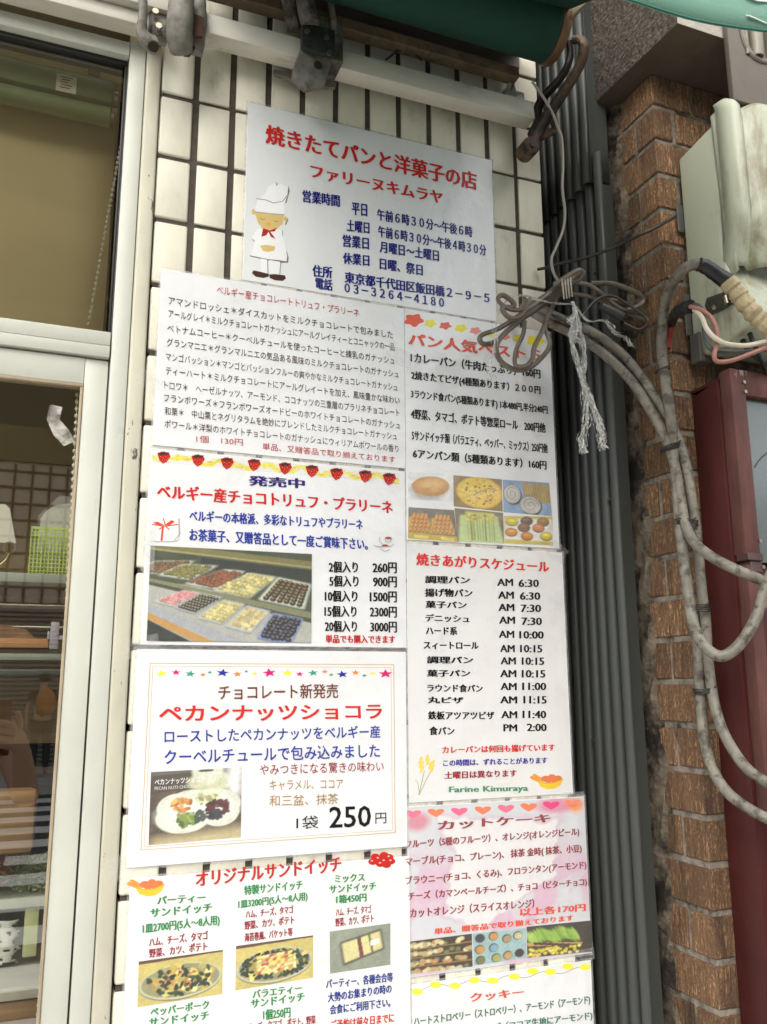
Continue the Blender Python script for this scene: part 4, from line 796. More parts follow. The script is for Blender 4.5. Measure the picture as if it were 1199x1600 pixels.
for i,(a,b,xa,xb,xc) in enumerate([('2個入り','260円',842,972,1035),('5個入り','900円',845,975,1037),('10個入り','1500円',825,970,1023),('15個入り','2300円',823,966,1023),('20個入り','3000円',825,968,1025)]):
    y=[524,586,652,719,785][i]; D.text(a,xa,y,xb,y+2,50,BLK,'M'); D.text(b,xc,y+4,1143,y+5,48,BLK,'M')
D.text('単品でも購入できます',828,841,1135,844,36,(190,30,26),'M')
# gift and cups
D.shape('gift_box',[[(64,318),(105,310),(178,320),(182,400),(165,412),(85,412),(55,408)]],(224,224,222)); D.shape('gift_ribbon',[D.line([(64,338),(120,345),(178,338)],5),D.line([(112,345),(106,410)],9),[(118,340),(88,325),(66,330),(90,342)],[(118,340),(150,318),(165,326),(140,342)],D.line([(118,342),(95,360)],5),D.line([(120,342),(140,360)],5),D.line([(114,310),(122,340)],5)],(206,70,50)); D.shape('gift_edge',[D.line([(182,310),(186,380),(160,410)],3)],(150,150,150))
D.shape('cups',[D.ellp(1105,397,15,5),D.ellp(1090,430,14,5)],(170,70,60)); D.shape('cup_outline',[D.line([(1040,428),(1060,436),(1120,432),(1128,425)],2.5),D.line([(1068,392),(1065,410),(1080,425)],2),D.line([(1070,444),(1090,456),(1112,448)],2.5),D.line([(1090,398),(1092,412),(1110,416),(1122,400)],2.5)],(140,145,150))
p=Pic(190,115,(70,78,58)); n=p.noise(6,1)
p.c*= (.6+.8*n)[...,None]
p.put(p.quad([(-.1,-.05),(1.1,.1),(1.1,.19),(-.1,.03)]),(122,118,72)); p.put(p.quad([(-.1,.01),(1.1,.16),(1.1,.175),(-.1,.03)]),(176,170,110),.7)
p.put(p.quad([(.3,.1),(1.1,.2),(1.1,.34),(.3,.22)]),(30,38,34),.8)
p.put(p.quad([(-.05,.36),(.3,.42),(1.1,.78),(1.1,1.1),(-.05,1.1)]),(176,178,168)); p.put(p.quad([(-.05,.36),(1.05,.75),(1.05,.80),(-.05,.40)]),(72,76,58)); p.put(p.quad([(-.05,.33),(1.05,.68),(1.05,.75),(-.05,.36)]),(130,132,96))
def tray(Q,nr,nc,r,base,hi,tc=(206,214,196),seed=0,**k):
    cx=sum(q[0] for q in Q)/4; cy=sum(q[1] for q in Q)/4; O=[(cx+(x-cx)*1.12,cy+(y-cy)*1.16+.015) for x,y in Q]
    p.put(p.quad(O,.012),tuple(v*.55 for v in tc)); O=[(x,y-.012) for x,y in O]; p.put(p.quad(O,.012),tc); p.blobs(Q,nr,nc,r,base,hi,seed,**k)
tray([(.03,.17),(.24,.15),(.14,.28),(-.05,.28)],5,7,.028,(112,84,56),(150,120,86),seed=1)
tray([(.20,.19),(.38,.19),(.24,.33),(.07,.30)],7,8,.024,(120,116,60),(158,150,90),seed=2,jit=.4)
tray([(.44,.23),(.55,.24),(.40,.42),(.23,.38)],7,7,.030,(122,74,48),(166,110,76),seed=3,jit=.4)
tray([(.60,.26),(.75,.29),(.60,.50),(.40,.44)],7,8,.032,(200,190,122),(226,220,160),seed=4,jit=.35,dk=.7)
tray([(.79,.30),(.98,.36),(.94,.60),(.68,.52)],7,6,.034,(40,36,18),(188,150,84),seed=5,jit=.08)
tray([(.20,.47),(.29,.49),(.15,.62),(.05,.58)],6,6,.022,(206,140,140),(224,176,172),(214,218,210),seed=6,dk=.75)
tray([(.31,.50),(.42,.53),(.27,.69),(.17,.64)],7,6,.024,(46,42,30),(196,190,160),(190,196,200),seed=7,jit=.06)
tray([(.44,.56),(.56,.60),(.44,.79),(.31,.74)],6,6,.030,(204,192,126),(228,222,170),(206,210,206),seed=8,dk=.75)
tray([(.59,.62),(.72,.67),(.61,.88),(.47,.82)],7,7,.024,(212,198,140),(196,176,110),(196,206,214),seed=9,dk=.85)
tray([(.76,.70),(.93,.75),(.86,.99),(.67,.94)],7,6,.034,(34,28,28),(140,136,140),(140,160,206),seed=10,jit=.3)
p.put(p.quad([(-.02,.60),(.62,1.02),(.45,1.02),(-.02,.70)]),(168,172,176)); p.put(p.quad([(-.02,.69),(.42,1.02),(.30,1.02),(-.02,.76)]),(196,150,84)); p.put(p.quad([(-.02,.76),(.31,1.05),(-.02,1.05)]),(48,56,50))
D.picture('chocolate_photo',p,[(58,430),(768,468),(765,858),(40,850)])
# ---- pecan chocolate
E_=Sheet('pecan chocolate sheet with gold frame, star border and a photo of nuts on a plate',(2.635,185,1010),W(.1202,.5441,.0508,-.2496),-.0038,col=(230,231,236))
def frame(s,P,w,col):
    n=4;cx=sum(q[0] for q in P)/4;cy=sum(q[1] for q in P)/4; I=[(x+(w if x<cx else -w),y+(w if y<cy else -w)) for x,y in P]
    for i in range(4): s.shape('frame_line',[[P[i],P[(i+1)%4],I[(i+1)%4],I[i]]],col)
frame(E_,[(130,68),(1136,74),(1142,768),(92,840)],3.2,(196,166,112)); frame(E_,[(142,80),(1124,86),(1130,757),(106,826)],1.8,(196,166,112))
def star(x,y,r,ry,rot=0): return [(x+(r if k%2==0 else r*.42)*math.sin(k*math.pi/5+rot),y-(ry if k%2==0 else ry*.42)*math.cos(k*math.pi/5+rot)) for k in range(10)]
YL=(236,226,70);MG=(206,30,110);TE=(60,150,130);BL=(40,50,150);OR=(226,130,60)
for i,(x,y,r,c) in enumerate([(178,112,26,YL),(238,107,21,MG),(297,113,24,TE),(349,117,15,OR),(377,107,12,TE),(430,109,28,BL),(490,114,20,OR),(527,103,11,TE),(562,112,15,YL),(622,109,31,MG),(697,109,27,YL),(747,114,18,MG),(802,109,22,TE),(850,104,15,OR),(877,117,11,TE),(922,115,25,BL),(977,108,19,OR),(1013,120,12,TE),(1045,111,15,YL),(1100,113,31,MG)]):
    E_.shape('star',[star(x,y,r,r*.62,.15*(i%3-1))],c)
E_.text('チョコレート新発売',412,190,905,183,62,(112,62,44),'b'); E_.text('ペカンナッツショコラ',168,278,1086,268,66,(206,42,38),'B')
E_.text('ローストしたペカンナッツをベルギー産',190,371,1078,350,56,(44,62,152),'b'); E_.text('クーベルチュールで包み込みました',190,455,1076,428,60,(44,62,152),'b')
E_.text('やみつきになる驚きの味わい',583,508,1092,493,46,(150,48,50),'g'); E_.text('キャラメル、ココア',623,572,925,566,42,(168,132,78),'g'); E_.text('和三盆、抹茶',622,636,905,627,46,(168,132,78),'g')
E_.text('1袋',733,726,823,722,54,BLK,'g'); E_.text('250',868,704,1040,698,86,BLK,'b'); E_.text('円',1058,708,1103,706,44,BLK,'g')
p=Pic(110,96,(96,82,70)); n=p.noise(14,2); p.c*=(.55+.9*n)[...,None]
for k in range(4): p.put(p.quad([(-.1,.30+k*.22),(1.1,.18+k*.24),(1.1,.19+k*.24),(-.1,.31+k*.22)]),(50,42,36),.6)
p.put(p.quad([(0,0),(1,0),(1,.10),(0,.14)]),(110,108,90),.8); p.put(p.quad([(0,.06),(.46,.03),(.46,.24),(0,.27)]),(78,72,66),.85)
p.put(p.quad([(0,.93),(1.1,.84),(1.1,1.1),(0,1.1)],.08),(214,200,150),.8)
p.put(p.ell(.66,.18,.30,.14),(206,210,170)); p.put(p.ell(.62,.02,.20,.20),(224,226,206)); p.put(p.ell(.60,.02,.10,.02),(90,80,70)); p.put(p.quad([(.84,-.05),(1.02,-.05),(1.0,.42),(.84,.35)],.05),(232,232,230))
for k in ((.36,.66,.34,.22),(.30,.52,.26,.20),(.68,.50,.36,.22),(.76,.62,.25,.20),(.45,.48,.3,.2)): p.put(p.ell(*k,soft=.03),(222,226,206))
p.put(p.ell(.38,.62,.33,.2,soft=.3),(236,238,226),.9); p.put(p.ell(.7,.56,.3,.17,soft=.3),(238,240,232),.9)
def pile(cx,cy,rx,ry,cols,seed,n_=26,r=.05):
    g_=random.Random(seed)
    for k in range(n_):
        a=g_.uniform(0,6.28);q_=g_.random()**.5; c_=g_.choice(cols); kk=g_.uniform(.75,1.15); r2=r*g_.uniform(.6,1.1); p.put(p.ell(cx+math.cos(a)*q_*rx/p.a,cy+math.sin(a)*q_*ry,r2,r2*.6,g_.uniform(-1.5,1.5),.2),tuple(min(255,v*kk) for v in c_))
pile(.34,.48,.12,.09,[(214,140,70),(206,110,70),(230,180,100)],1); pile(.62,.42,.11,.08,[(206,208,140),(220,220,180),(150,150,90)],2); pile(.74,.55,.14,.09,[(96,54,48),(60,44,44),(120,60,56)],3,34); pile(.50,.68,.10,.08,[(84,92,84),(70,80,70)],5,22); pile(.38,.70,.12,.09,[(140,164,80),(110,140,64),(170,190,100)],4,30); pile(.70,.65,.10,.05,[(70,68,74)],6,14)
E_.picture('nuts_photo',p,[(135,518),(508,497),(505,785),(125,818)])
E_.text('ペカンナッツショコラ',150,560,356,545,24,(238,236,232),'b'); E_.text('PECAN NUTS CHOCOLAT',150,585,340,574,13,(226,222,214),'g')
# ---- sandwiches
G_=Sheet('original sandwich sheet with party platter photos at the bottom left',(2.551,175,1330),(.1275,.5475,1.2360,.9390),-.0024,kind='marble',col=(228,228,226))
GRN=(52,138,82);MRN=(150,44,58)
G_.text('オリジナルサンドイッチ',333,112,915,50,62,(186,48,42),'M')
for t,a,b,c,d_,h,col in [('パーティー',180,197,374,183,34,GRN),('サンドイッチ',152,247,400,223,34,GRN),('1皿2700円(5人～8人用)',122,311,430,275,46,GRN),('ハム、チーズ、タマゴ',148,362,383,333,36,MRN),('野菜、カツ、ポテト',148,407,380,377,36,MRN),
 ('特製サンドイッチ',527,156,760,132,38,GRN),('1皿3200円(5人～8人用)',503,214,780,180,40,GRN),('ハム、チーズ、タマゴ',533,251,723,230,32,MRN),('野菜、カツ、ポテト',528,296,727,272,34,MRN),('海苔巻風、バケット等',528,344,720,320,34,MRN),
 ('ミックス',887,110,1008,103,32,GRN),('サンドイッチ',866,153,1053,138,32,GRN),('1箱450円',893,192,1015,182,34,GRN),('ハム、チーズ、タマゴ',893,243,1033,229,32,MRN),('野菜、カツ、ポテト',890,284,1043,266,34,MRN),
 ('パーティー、各種会合等',853,529,1120,500,38,(40,60,140)),('大勢のお集まりの時の',860,583,1115,546,38,(40,60,140)),('会食にご利用下さい。',868,632,1110,601,38,(40,60,140)),('ペッパーポーク',153,641,388,609,36,GRN),('サンドイッチ',147,683,388,653,34,GRN),
 ('バラエティー',560,571,757,544,34,GRN),('サンドイッチ',553,609,768,578,34,GRN),('1個250円',602,652,712,640,42,GRN),('ハム、チーズ、タマゴ、ポテト、野菜',480,708,812,669,34,MRN),('ご予約は前々日までに',872,692,1125,662,38,(196,50,46))]:
    G_.text(t,a,b,c,d_,h,col,'M')
def fruitbowl(s,cx,cy,k=1.,tilt=0):
    f=lambda P:[(cx+x*k,cy+y*k+tilt*x*k) for x,y in P]
    s.shape('bread_sticks',[f([(-72,-30),(-60,-34),(-18,-8),(-22,4),(-62,-18)]),f([(-84,-20),(-72,-26),(-28,2),(-34,10),(-76,-10)])],(226,150,70))
    s.shape('buns',[f(s.ellp(*e)) for e in ((-12,-10,20,14),(16,-16,18,14),(42,-10,20,13),(2,-2,18,12),(28,-2,20,12))],(214,120,76))
    s.shape('basket_bowl',[f([(-52,-4),(-20,10),(20,12),(66,-4),(56,20),(30,36),(-4,38),(-34,26)])],(232,190,60)); s.shape('basket_rim',[f(s.line([(-54,-6),(-20,9),(20,11),(68,-6)],4))],(210,160,40))
fruitbowl(G_,143,142,1.,-.06)
G_.shape('tomatoes',[G_.ellp(x,y,18,13) for x,y in ((1040,42),(1062,30),(1085,40),(1105,24),(1112,40),(1070,50),(1095,54),(1050,22),(1085,16))],(190,40,34)); G_.shape('tomato_gloss',[G_.ellp(x,y,5,3) for x,y in ((1036,38),(1060,26),(1083,36),(1103,20),(1110,36),(1068,46))],(236,180,170))
def platter(seed,rows):
    global p
    p=Pic(110,64,(206,190,110)); n=p.noise(4,seed); p.c*=(.85+.3*n)[...,None]
    p.put(p.quad([(-.1,-.1),(1.1,-.1),(1.1,.03),(-.1,.08)]),(96,64,44)); p.put(p.ell(.5,.58,.86*.98,.40,-.03,.02),(120,112,84)); p.put(p.ell(.5,.56,.84,.39,-.03,.03),(206,206,176)); p.put(p.ell(.5,.55,.80,.36,-.03,.03),(150,150,110))
    g_=random.Random(seed)
    def scat(n_,R0,R1,cols,r):
        for k in range(n_):
            a=g_.uniform(0,6.28); q_=g_.uniform(R0,R1); c_=g_.choice(cols); kk=g_.uniform(.7,1.15); p.put(p.ell(.5+math.cos(a)*q_*.76/p.a,.54+math.sin(a)*q_*.33,r*g_.uniform(.6,1.2),r*g_.uniform(.4,.8),g_.uniform(-1.5,1.5),.2),tuple(min(255,v*kk) for v in c_))
    scat(90,.0,.95,[(226,206,110),(232,220,150),(220,190,84)],.10)
    scat(110,.72,.98,[(38,60,40),(54,80,48),(30,44,36)],.055) if rows else scat(60,.3,.95,[(38,60,40),(50,72,40)],.07)
    if rows:
        for i in range(5):
            for j in range(9): p.put(p.ell(.30+j*.05,.34+i*.09-j*.004,.055,.032,-.3,.2),g_.choice([(232,214,130),(214,150,90),(236,226,160),(190,90,70)]))
    else: scat(30,.1,.9,[(196,110,84),(214,150,90)],.035)
    return p
G_.picture('platter_photo',platter(3,False),[(107,440),(443,393),(440,568),(102,622)]); G_.picture('platter_photo',platter(8,True),[(495,378),(802,335),(802,503),(492,555)])
p=Pic(70,50,(146,152,134)); n=p.noise(4,4); p.c*=(.85+.3*n)[...,None]
p.put(p.quad([(.16,.30),(.84,.10),(.90,.60),(.22,.86)],.03),(34,32,34)); p.put(p.quad([(.19,.33),(.82,.15),(.87,.57),(.24,.80)],.02),(220,212,150)); p.put(p.quad([(.44,.25),(.50,.23),(.56,.72),(.49,.74)]),(120,60,60)); p.put(p.quad([(.62,.2),(.66,.19),(.72,.62),(.68,.65)]),(120,120,60)); p.put(p.quad([(.66,.35),(.80,.33),(.81,.45),(.67,.48)]),(236,236,236))
G_.picture('boxed_sandwich_photo',p,[(868,320),(1110,287),(1110,452),(870,488)])
# ---- bread ranking
H_=Sheet('bread price list with orange and yellow clouds, six items and six bread photos',(4.21,620,480),W(.5479,.8458,.6514,.2367),-.0030,col=(230,228,226))
SAL=(222,88,66)
def cloud(x,y,w,h): return [(x+w*(1+.16*math.sin(5*a+.6))*math.cos(a)*.5,y+h*(1+.16*math.sin(5*a+.6))*math.sin(a)*.5) for a in (2*math.pi*i/36 for i in range(36))]
for x,y,w_,h,c in ((113,85,118,78,(226,96,74)),(222,107,74,48,(236,226,80)),(320,122,74,46,(226,110,90)),(423,138,76,50,(236,226,80)),(518,155,70,44,(230,150,136)),(622,175,70,44,(236,226,80)),(712,195,62,38,(230,140,120)),(800,205,72,50,(236,226,80)),(915,222,115,72,(238,226,50))): H_.shape('cloud',[cloud(x,y,w_,h)],c)
H_.text('パン人気ベスト６',74,208,945,318,84,SAL,'M')
for t,a,b,c,d_,h in [('1カレーパン（牛肉たっぷり）160円',90,330,945,440,66),('2焼きたてピザ(4種類あります）２００円',94,450,945,550,66),('3ラウンド食パン(5種類あります) 1本480円,半分240円',92,573,992,680,66),('4野菜、タマゴ、ポテト等惣菜ロール　200円他',92,700,978,795,68),('5サンドイッチ類（バラエティ、ペッパー、ミックス）250円他',98,842,993,930,68),('6アンパン類（5種類あります）160円',105,962,985,1040,64)]: H_.text(t,a,b,c,d_,h,BLK,'M')
p=Pic(60,46,(228,227,224)); p.put(p.ell(.42,.66,.50,.34,0,.25),(140,130,120),.6); n=p.noise(6,2); p.put(p.ell(.50,.48,.55,.36,-.1,.05),(206,154,84)); p.mul(p.ell(.50,.48,.55,.36,-.1,.05)*(n),.75); p.put(p.ell(.52,.40,.3,.16,-.1,.6),(226,186,116),.8)
H_.picture('curry_bread_photo',p,[(78,1085),(368,1100),(372,1280),(75,1262)])
def ph(base,seed,w_=58,h=44):
    global p
    p=Pic(w_,h,base); n=p.noise(4,seed); p.c*=(.85+.3*n)[...,None]; return p
ph((150,126,84),1); p.put(p.ell(.53,.48,.62,.50,0,.03),(214,176,70)); p.put(p.ell(.52,.47,.58,.46,0,.05),(228,196,84)); g_=random.Random(2)
for k in range(70):
    a=g_.uniform(0,6.28);q_=g_.random()**.5; p.put(p.ell(.52+math.cos(a)*q_*.5/p.a,.47+math.sin(a)*q_*.4,.035,.018,g_.uniform(0,3),.3),g_.choice([(190,110,50),(150,120,50),(236,214,110),(90,80,40),(214,130,84)]))
for k in range(8):
    a=k*.785+.2; p.put(p.quad([(.52,.46),(.53,.48),(.52+.42*math.cos(a),.47+.46*math.sin(a)),(.51+.42*math.cos(a),.46+.46*math.sin(a))],.01),(170,140,60),.6)
H_.picture('pizza_photo',p,[(372,1105),(692,1133),(698,1345),(375,1310)])
ph((140,166,196),2); p.put(p.quad([(.40,.02),(1.05,.10),(1.05,.66),(.45,.56)],.02),(186,160,96))
for k in range(12): p.put(p.quad([(.42+k*.052,.04),(.435+k*.052,.04),(.46+k*.052,.62),(.445+k*.052,.62)],.01),(130,106,66),.8)
for cx,cy,rx,ry in ((.19,.42,.24,.30),(.56,.72,.30,.28)):
    p.put(p.ell(cx+.02,cy+.03,rx,ry,0,.04),(60,56,60)); p.put(p.ell(cx,cy,rx,ry,0,.04),(110,104,104)); p.put(p.ell(cx,cy,rx*.93,ry*.93,0,.05),(196,192,184))
    x=(p.u-cx)*p.a/rx;y=(p.v-cy)/ry; rr_=np.sqrt(x*x+y*y);th=np.arctan2(y,x); sp=np.cos(rr_*16-th); p.put(np.clip((sp-.75)*6,0,1)*(rr_<.8),(130,120,112),.8)
H_.picture('roll_bread_photo',p,[(697,1135),(1003,1155),(1022,1375),(702,1348)])
ph((120,116,104),3); 
for ox in (.0,.48):
    p.put(p.quad([(ox+.0,.30),(ox+.42,.30),(ox+.48,.78),(ox-.02,.78)],.03),(206,170,96))
    for i in range(4):
        for j in range(5-i//2): p.put(p.ell(ox+.06+j*.085+.02*i,.66-i*.13,.055,.12,.25,.12),(150,96,50)); p.put(p.ell(ox+.055+j*.085+.02*i,.65-i*.13,.045,.10,.25,.2),(214,160,90))
p.put(p.quad([(0,.80),(1,.84),(1,1.1),(0,1.1)]),(196,168,70)); p.put(p.quad([(.12,.87),(.40,.88),(.40,.97),(.12,.96)]),(226,206,110)); p.put(p.quad([(.66,.88),(.92,.90),(.92,.98),(.66,.97)]),(226,206,110))
H_.picture('hot_dog_photo',p,[(78,1315),(378,1335),(402,1545),(75,1520)])
ph((130,120,96),4); p.put(p.quad([(.10,.18),(.88,.14),(1.0,1.1),(.02,1.1)],.03),(190,206,146)); p.put(p.quad([(.22,.06),(.80,.06),(.84,.35),(.20,.38)],.03),(206,200,110)); g_=random.Random(5)
for k in range(16): x=.22+.6*g_.random(); p.put(p.quad([(x,.15),(x+.012,.15),(x+.02,.95),(x,.95)],.01),g_.choice([(120,140,50),(160,150,60),(90,110,50)]),.7)
for k in range(40): p.put(p.ell(.22+.6*g_.random(),.1+.22*g_.random(),.04,.02,g_.uniform(0,3)),g_.choice([(180,186,90),(226,216,140),(150,120,60)]),.8)
H_.picture('sandwich_photo',p,[(380,1322),(700,1352),(708,1555),(400,1542)])
ph((206,188,90),6); p.put(p.quad([(.02,.12),(.98,.10),(1.05,.88),(0,.84)],.03),(226,222,214))
for x,y,c in ((.16,.22,(206,190,70)),(.46,.18,(110,80,60)),(.80,.20,(150,120,70)),(.14,.60,(196,140,70)),(.40,.42,(130,90,60)),(.70,.42,(190,120,60)),(.46,.72,(196,130,60)),(.86,.70,(214,190,70))):
    p.put(p.ell(x,y,.17,.16,0,.08),tuple(v*.6 for v in c)); p.put(p.ell(x,y-.02,.155,.135,0,.12),c); p.put(p.ell(x,y-.05,.08,.05,0,.5),tuple(min(255,v*1.3) for v in c),.7)
H_.picture('bun_tray_photo',p,[(705,1372),(1025,1378),(1028,1567),(710,1552)])
# ---- baking schedule
I_=Sheet('baking schedule sheet with red heading, times in black and a wheat drawing',(3.904,625,850),W(.5478,.8516,.2303,-.1852),-.0024,kind='grey',col=(222,222,220))
I_.text('焼きあがりスケジュール',98,92,910,140,74,(212,56,48),'M')
Lr=[('調理パン',152,216,428,221,46),('揚げ物パン',150,296,443,300,50),('菓子パン',155,368,408,373,44),('デニッシュ',153,450,425,457,46),('ハード系',157,528,350,531,50),('スィートロール',143,618,480,621,46),('調理パン',163,706,447,708,44),('菓子パン',163,788,430,789,42),('ラウンド食パン',165,878,505,881,48),('丸ピザ',168,951,388,953,40),('鉄板アツアツピザ',170,1045,575,1046,50),('食パン',178,1139,333,1140,52)]
for t,a,b,c,d_,h in Lr: I_.text(t,a,b,c,d_,h,BLK,'M')
for ap_,a,b,c,tt,x0,y0,x1 in [('AM',592,233,690,'6:30',722,239,848),('AM',597,311,695,'6:30',730,317,856),('AM',600,386,698,'7:30',735,392,861),('AM',604,464,702,'7:30',740,471,866),('AM',602,550,697,'10:00',727,554,877),('AM',610,637,700,'10:15',732,638,868),('AM',613,712,707,'10:15',742,714,880),('AM',610,790,710,'10:15',742,791,887),('AM',612,868,712,'11:00',745,868,892),('AM',610,950,715,'11:15',752,950,895),('AM',617,1040,715,'11:40',747,1039,892),('PM',630,1121,715,'2:00',773,1118,895)]:
    I_.text(ap_,a,b,c,b+1,44,BLK,'S'); I_.text(tt,x0,y0,x1,y0+1,46,BLK,'S')
I_.text('カレーパンは何回も揚げています',257,1256,945,1240,44,(206,56,48),'M'); I_.text('この時間は、ずれることがあります',262,1336,898,1319,40,(70,60,150),'M'); I_.text('土曜日は異なります',270,1411,712,1397,44,(150,50,62),'M'); I_.text('Farine Kimuraya',298,1503,782,1493,46,(70,140,100),'S')
fruitbowl(I_,905,1445,1.35,-.03)
I_.shape('wheat_stalks',[I_.line([(115,1530),(135,1450),(150,1380)],4),I_.line([(118,1530),(160,1440),(190,1385)],4),I_.line([(120,1530),(110,1460),(95,1440)],3)],(150,160,90))
I_.shape('wheat_ears',[I_.ellp(130+dx,1350+dy,9,15,10,.3) for dx,dy in ((0,-40),(-8,-18),(8,-14),(-6,8),(10,12),(2,32))]+[I_.ellp(185+dx,1350+dy,9,15,10,.5) for dx,dy in ((18,-20),(2,-8),(16,4),(-2,14),(10,28))]+[I_.ellp(168+dx,1320+dy,8,14,10,.2) for dx,dy in ((0,-24),(-6,-6),(6,-2),(0,16))],(228,206,96))
# ---- cut cake
J_=Sheet('cut cake sheet with heart border and pink watercolour stains, right column',(3.747,620,1240),W(.5452,.8739,-.1907,-.4390),-.0016,col=(230,228,228))
x0,x1,zt,zb=J_.box
p=Pic(150,112,(230,229,228)); n=p.noise(3,11,4); n2=p.noise(5,12,4); n3=p.noise(2,13,3)
jag=(n-.5)*.34+(p.noise(22,21,2)-.5)*.07
q_=np.maximum.reduce([(.20-p.u)*1.0,(p.u-.86)*1.1,(.10-p.v),(p.v-(.62+.16*np.clip(1-np.abs(p.u-.38)/.25,0,1)-.12*np.clip((p.u-.6)*3,0,1)))*1.0])
gb=np.clip((q_+jag*.55+.02)*26,0,1)
p.put(gb,(212,214,218),.95)
p.put(gb*np.clip((n2-.45)*7,0,1)*np.clip((p.v-.2)*4,0,1),(222,156,190),.5)
p.put(gb*np.clip((n3-.40)*5,0,1)*np.clip((p.u-.42)*4,0,1)*np.clip((p.v-.52)*6,0,1),(130,188,214),.85)
edge=gb*(1-gb)*4; p.put(edge,(206,140,180),.3)
p.put(p.ell(.05,.09,.085,.055,0,.35)*(.6+n),(214,70,104),.6); p.put(p.ell(.84,.045,.16,.045,0,.4)*(.5+n),(226,80,130),.6); p.put(p.ell(.95,.05,.06,.05,0,.4),(240,146,70),.75)
J_.picture('watercolour_print',p,None,wall=[Vector((x0+.001,0,zt-.001)),Vector((x1-.001,0,zt-.001)),Vector((x1-.001,0,zb+.001)),Vector((x0+.001,0,zb+.001))])
def heart(x,y,w_,h): return [(x+w_/2*(math.sin(t)**3),y-h/2*(.85*math.cos(t)-.35*math.cos(2*t)-.15*math.cos(3*t))) for t in (2*math.pi*i/28 for i in range(28))]
for x,y,c in ((95,118,(224,120,140)),(230,110,(232,130,96)),(367,103,(226,110,140)),(505,95,(232,130,96)),(640,86,(226,120,146)),(773,77,(232,130,96)),(905,66,(222,80,130)),(1030,56,(236,130,90))): J_.shape('heart',[heart(x,y,98,54)],c)
CK=(150,74,78)
J_.text('カットケーキ',238,188,900,142,52,CK,'M')
for t,a,b,c,d_,h in [('フルーツ（5種のフルーツ）、オレンジ(オレンジピール)',50,300,1068,224,58),('マーブル(チョコ、プレーン)、 抹茶 金時( 抹茶、小豆)',50,402,1083,322,58),('ブラウニー(チョコ、くるみ)、フロランタン(アーモンド)',50,514,1110,418,58),('チーズ（カマンベールチーズ）、チョコ（ビターチョコ)',66,604,1113,518,56),('カットオレンジ（スライスオレンジ）',76,700,805,641,56)]: J_.text(t,a,b,c,d_,h,CK,'M')
J_.text('以上各170円',718,695,1106,664,46,(222,92,76),'M'); J_.text('単品、贈答品で取り揃えております',218,807,1035,725,36,(226,92,66),'M')
p=Pic(76,44,(70,56,40)); g_=random.Random(4)
for r_ in range(4):
    y=.14+r_*.27
    p.put(p.quad([(-.1,y+.10),(1.1,y+.08),(1.1,y+.12),(-.1,y+.14)]),(150,120,70))
    for k in range(26): p.put(p.ell(g_.random(),y+g_.uniform(-.04,.05),.07,.06,0,.3),g_.choice([(214,200,150),(190,170,120),(226,216,170),(196,150,96),(120,130,90)]))
J_.picture('pastry_shelf_photo',p,[(62,868),(440,820),(445,1012),(70,1058)])
p=Pic(62,40,(160,190,190)); n=p.noise(4,7); p.c*=(.85+.3*n)[...,None]
for i,(x,y,c) in enumerate(((.13,.17,(60,66,70)),(.38,.15,(206,150,84)),(.63,.28,(170,150,110)),(.84,.22,(206,196,150)),(.12,.52,(206,150,70)),(.38,.52,(130,170,190)),(.13,.86,(120,120,70)),(.42,.85,(170,170,100)),(.64,.82,(196,160,110)),(.86,.80,(70,60,56)))):
    p.put(p.ell(x,y,.14,.14,.2,.1),(60,56,50)); p.put(p.ell(x+.01,y+.01,.12,.115,.2,.12),c)
J_.picture('cake_slices_photo',p,[(445,820),(757,786),(762,962),(450,1008)])
p=Pic(76,40,(74,70,60)); g_=random.Random(8)
for k in range(16): x=.02+k*.048; p.put(p.ell(x,.34+.05*math.sin(k),.06,.24,-.5,.25),g_.choice([(150,186,80),(170,200,96),(130,166,70)]))
p.put(p.quad([(0,.52),(.85,.66),(.82,.78),(0,.62)]),(196,160,96)); p.put(p.quad([(.1,.52),(.82,.72),(.8,.80),(.1,.60)]),(84,60,40))
for k in range(50): p.put(p.ell(g_.random()*.8,.74+.24*g_.random(),.05,.045,0,.3),g_.choice([(222,206,70),(206,186,60),(236,224,110)]))
J_.picture('cookie_basket_photo',p,[(760,780),(1142,742),(1146,925),(765,962)])
# ---- cookies
K_=Sheet('cookie sheet with wavy yellow dotted border, lowest in the right column',(3.747,620,1240),(.5495,.8720,1.0505,.8000),-.0012,col=(232,233,230))
def wave(x): return 1146-(x-75)*.118+12*math.sin((x-75)/34.*1.02)
K_.shape('wavy_line',[K_.line([(x,wave(x)) for x in range(75,1140,12)],3)],(110,130,130))
K_.shape('yellow_dots',[K_.ellp(x,y,34,19) for x,y in ((120,1160),(228,1120),(342,1125),(455,1092),(562,1095),(690,1072),(797,1040),(900,1043),(1003,1012),(1103,1015))],(236,230,80))
p=Pic(60,34,(232,233,230)); n=p.noise(4,3); p.put(p.ell(.45,.42,.5,.2,0,.7)*n*1.5,(110,180,170),.5); 
K_.text('クッキー',428,1195,745,1160,50,(214,84,64),'M'); K_.text('ハートストロベリー（ストロベリー）、アーモンド（アーモンド)',98,1338,1132,1207,62,(70,110,92),'M'); K_.text('チョコチップ（ココア生地にアーモンド)',330,1400,1145,1300,58,(70,120,96),'M')
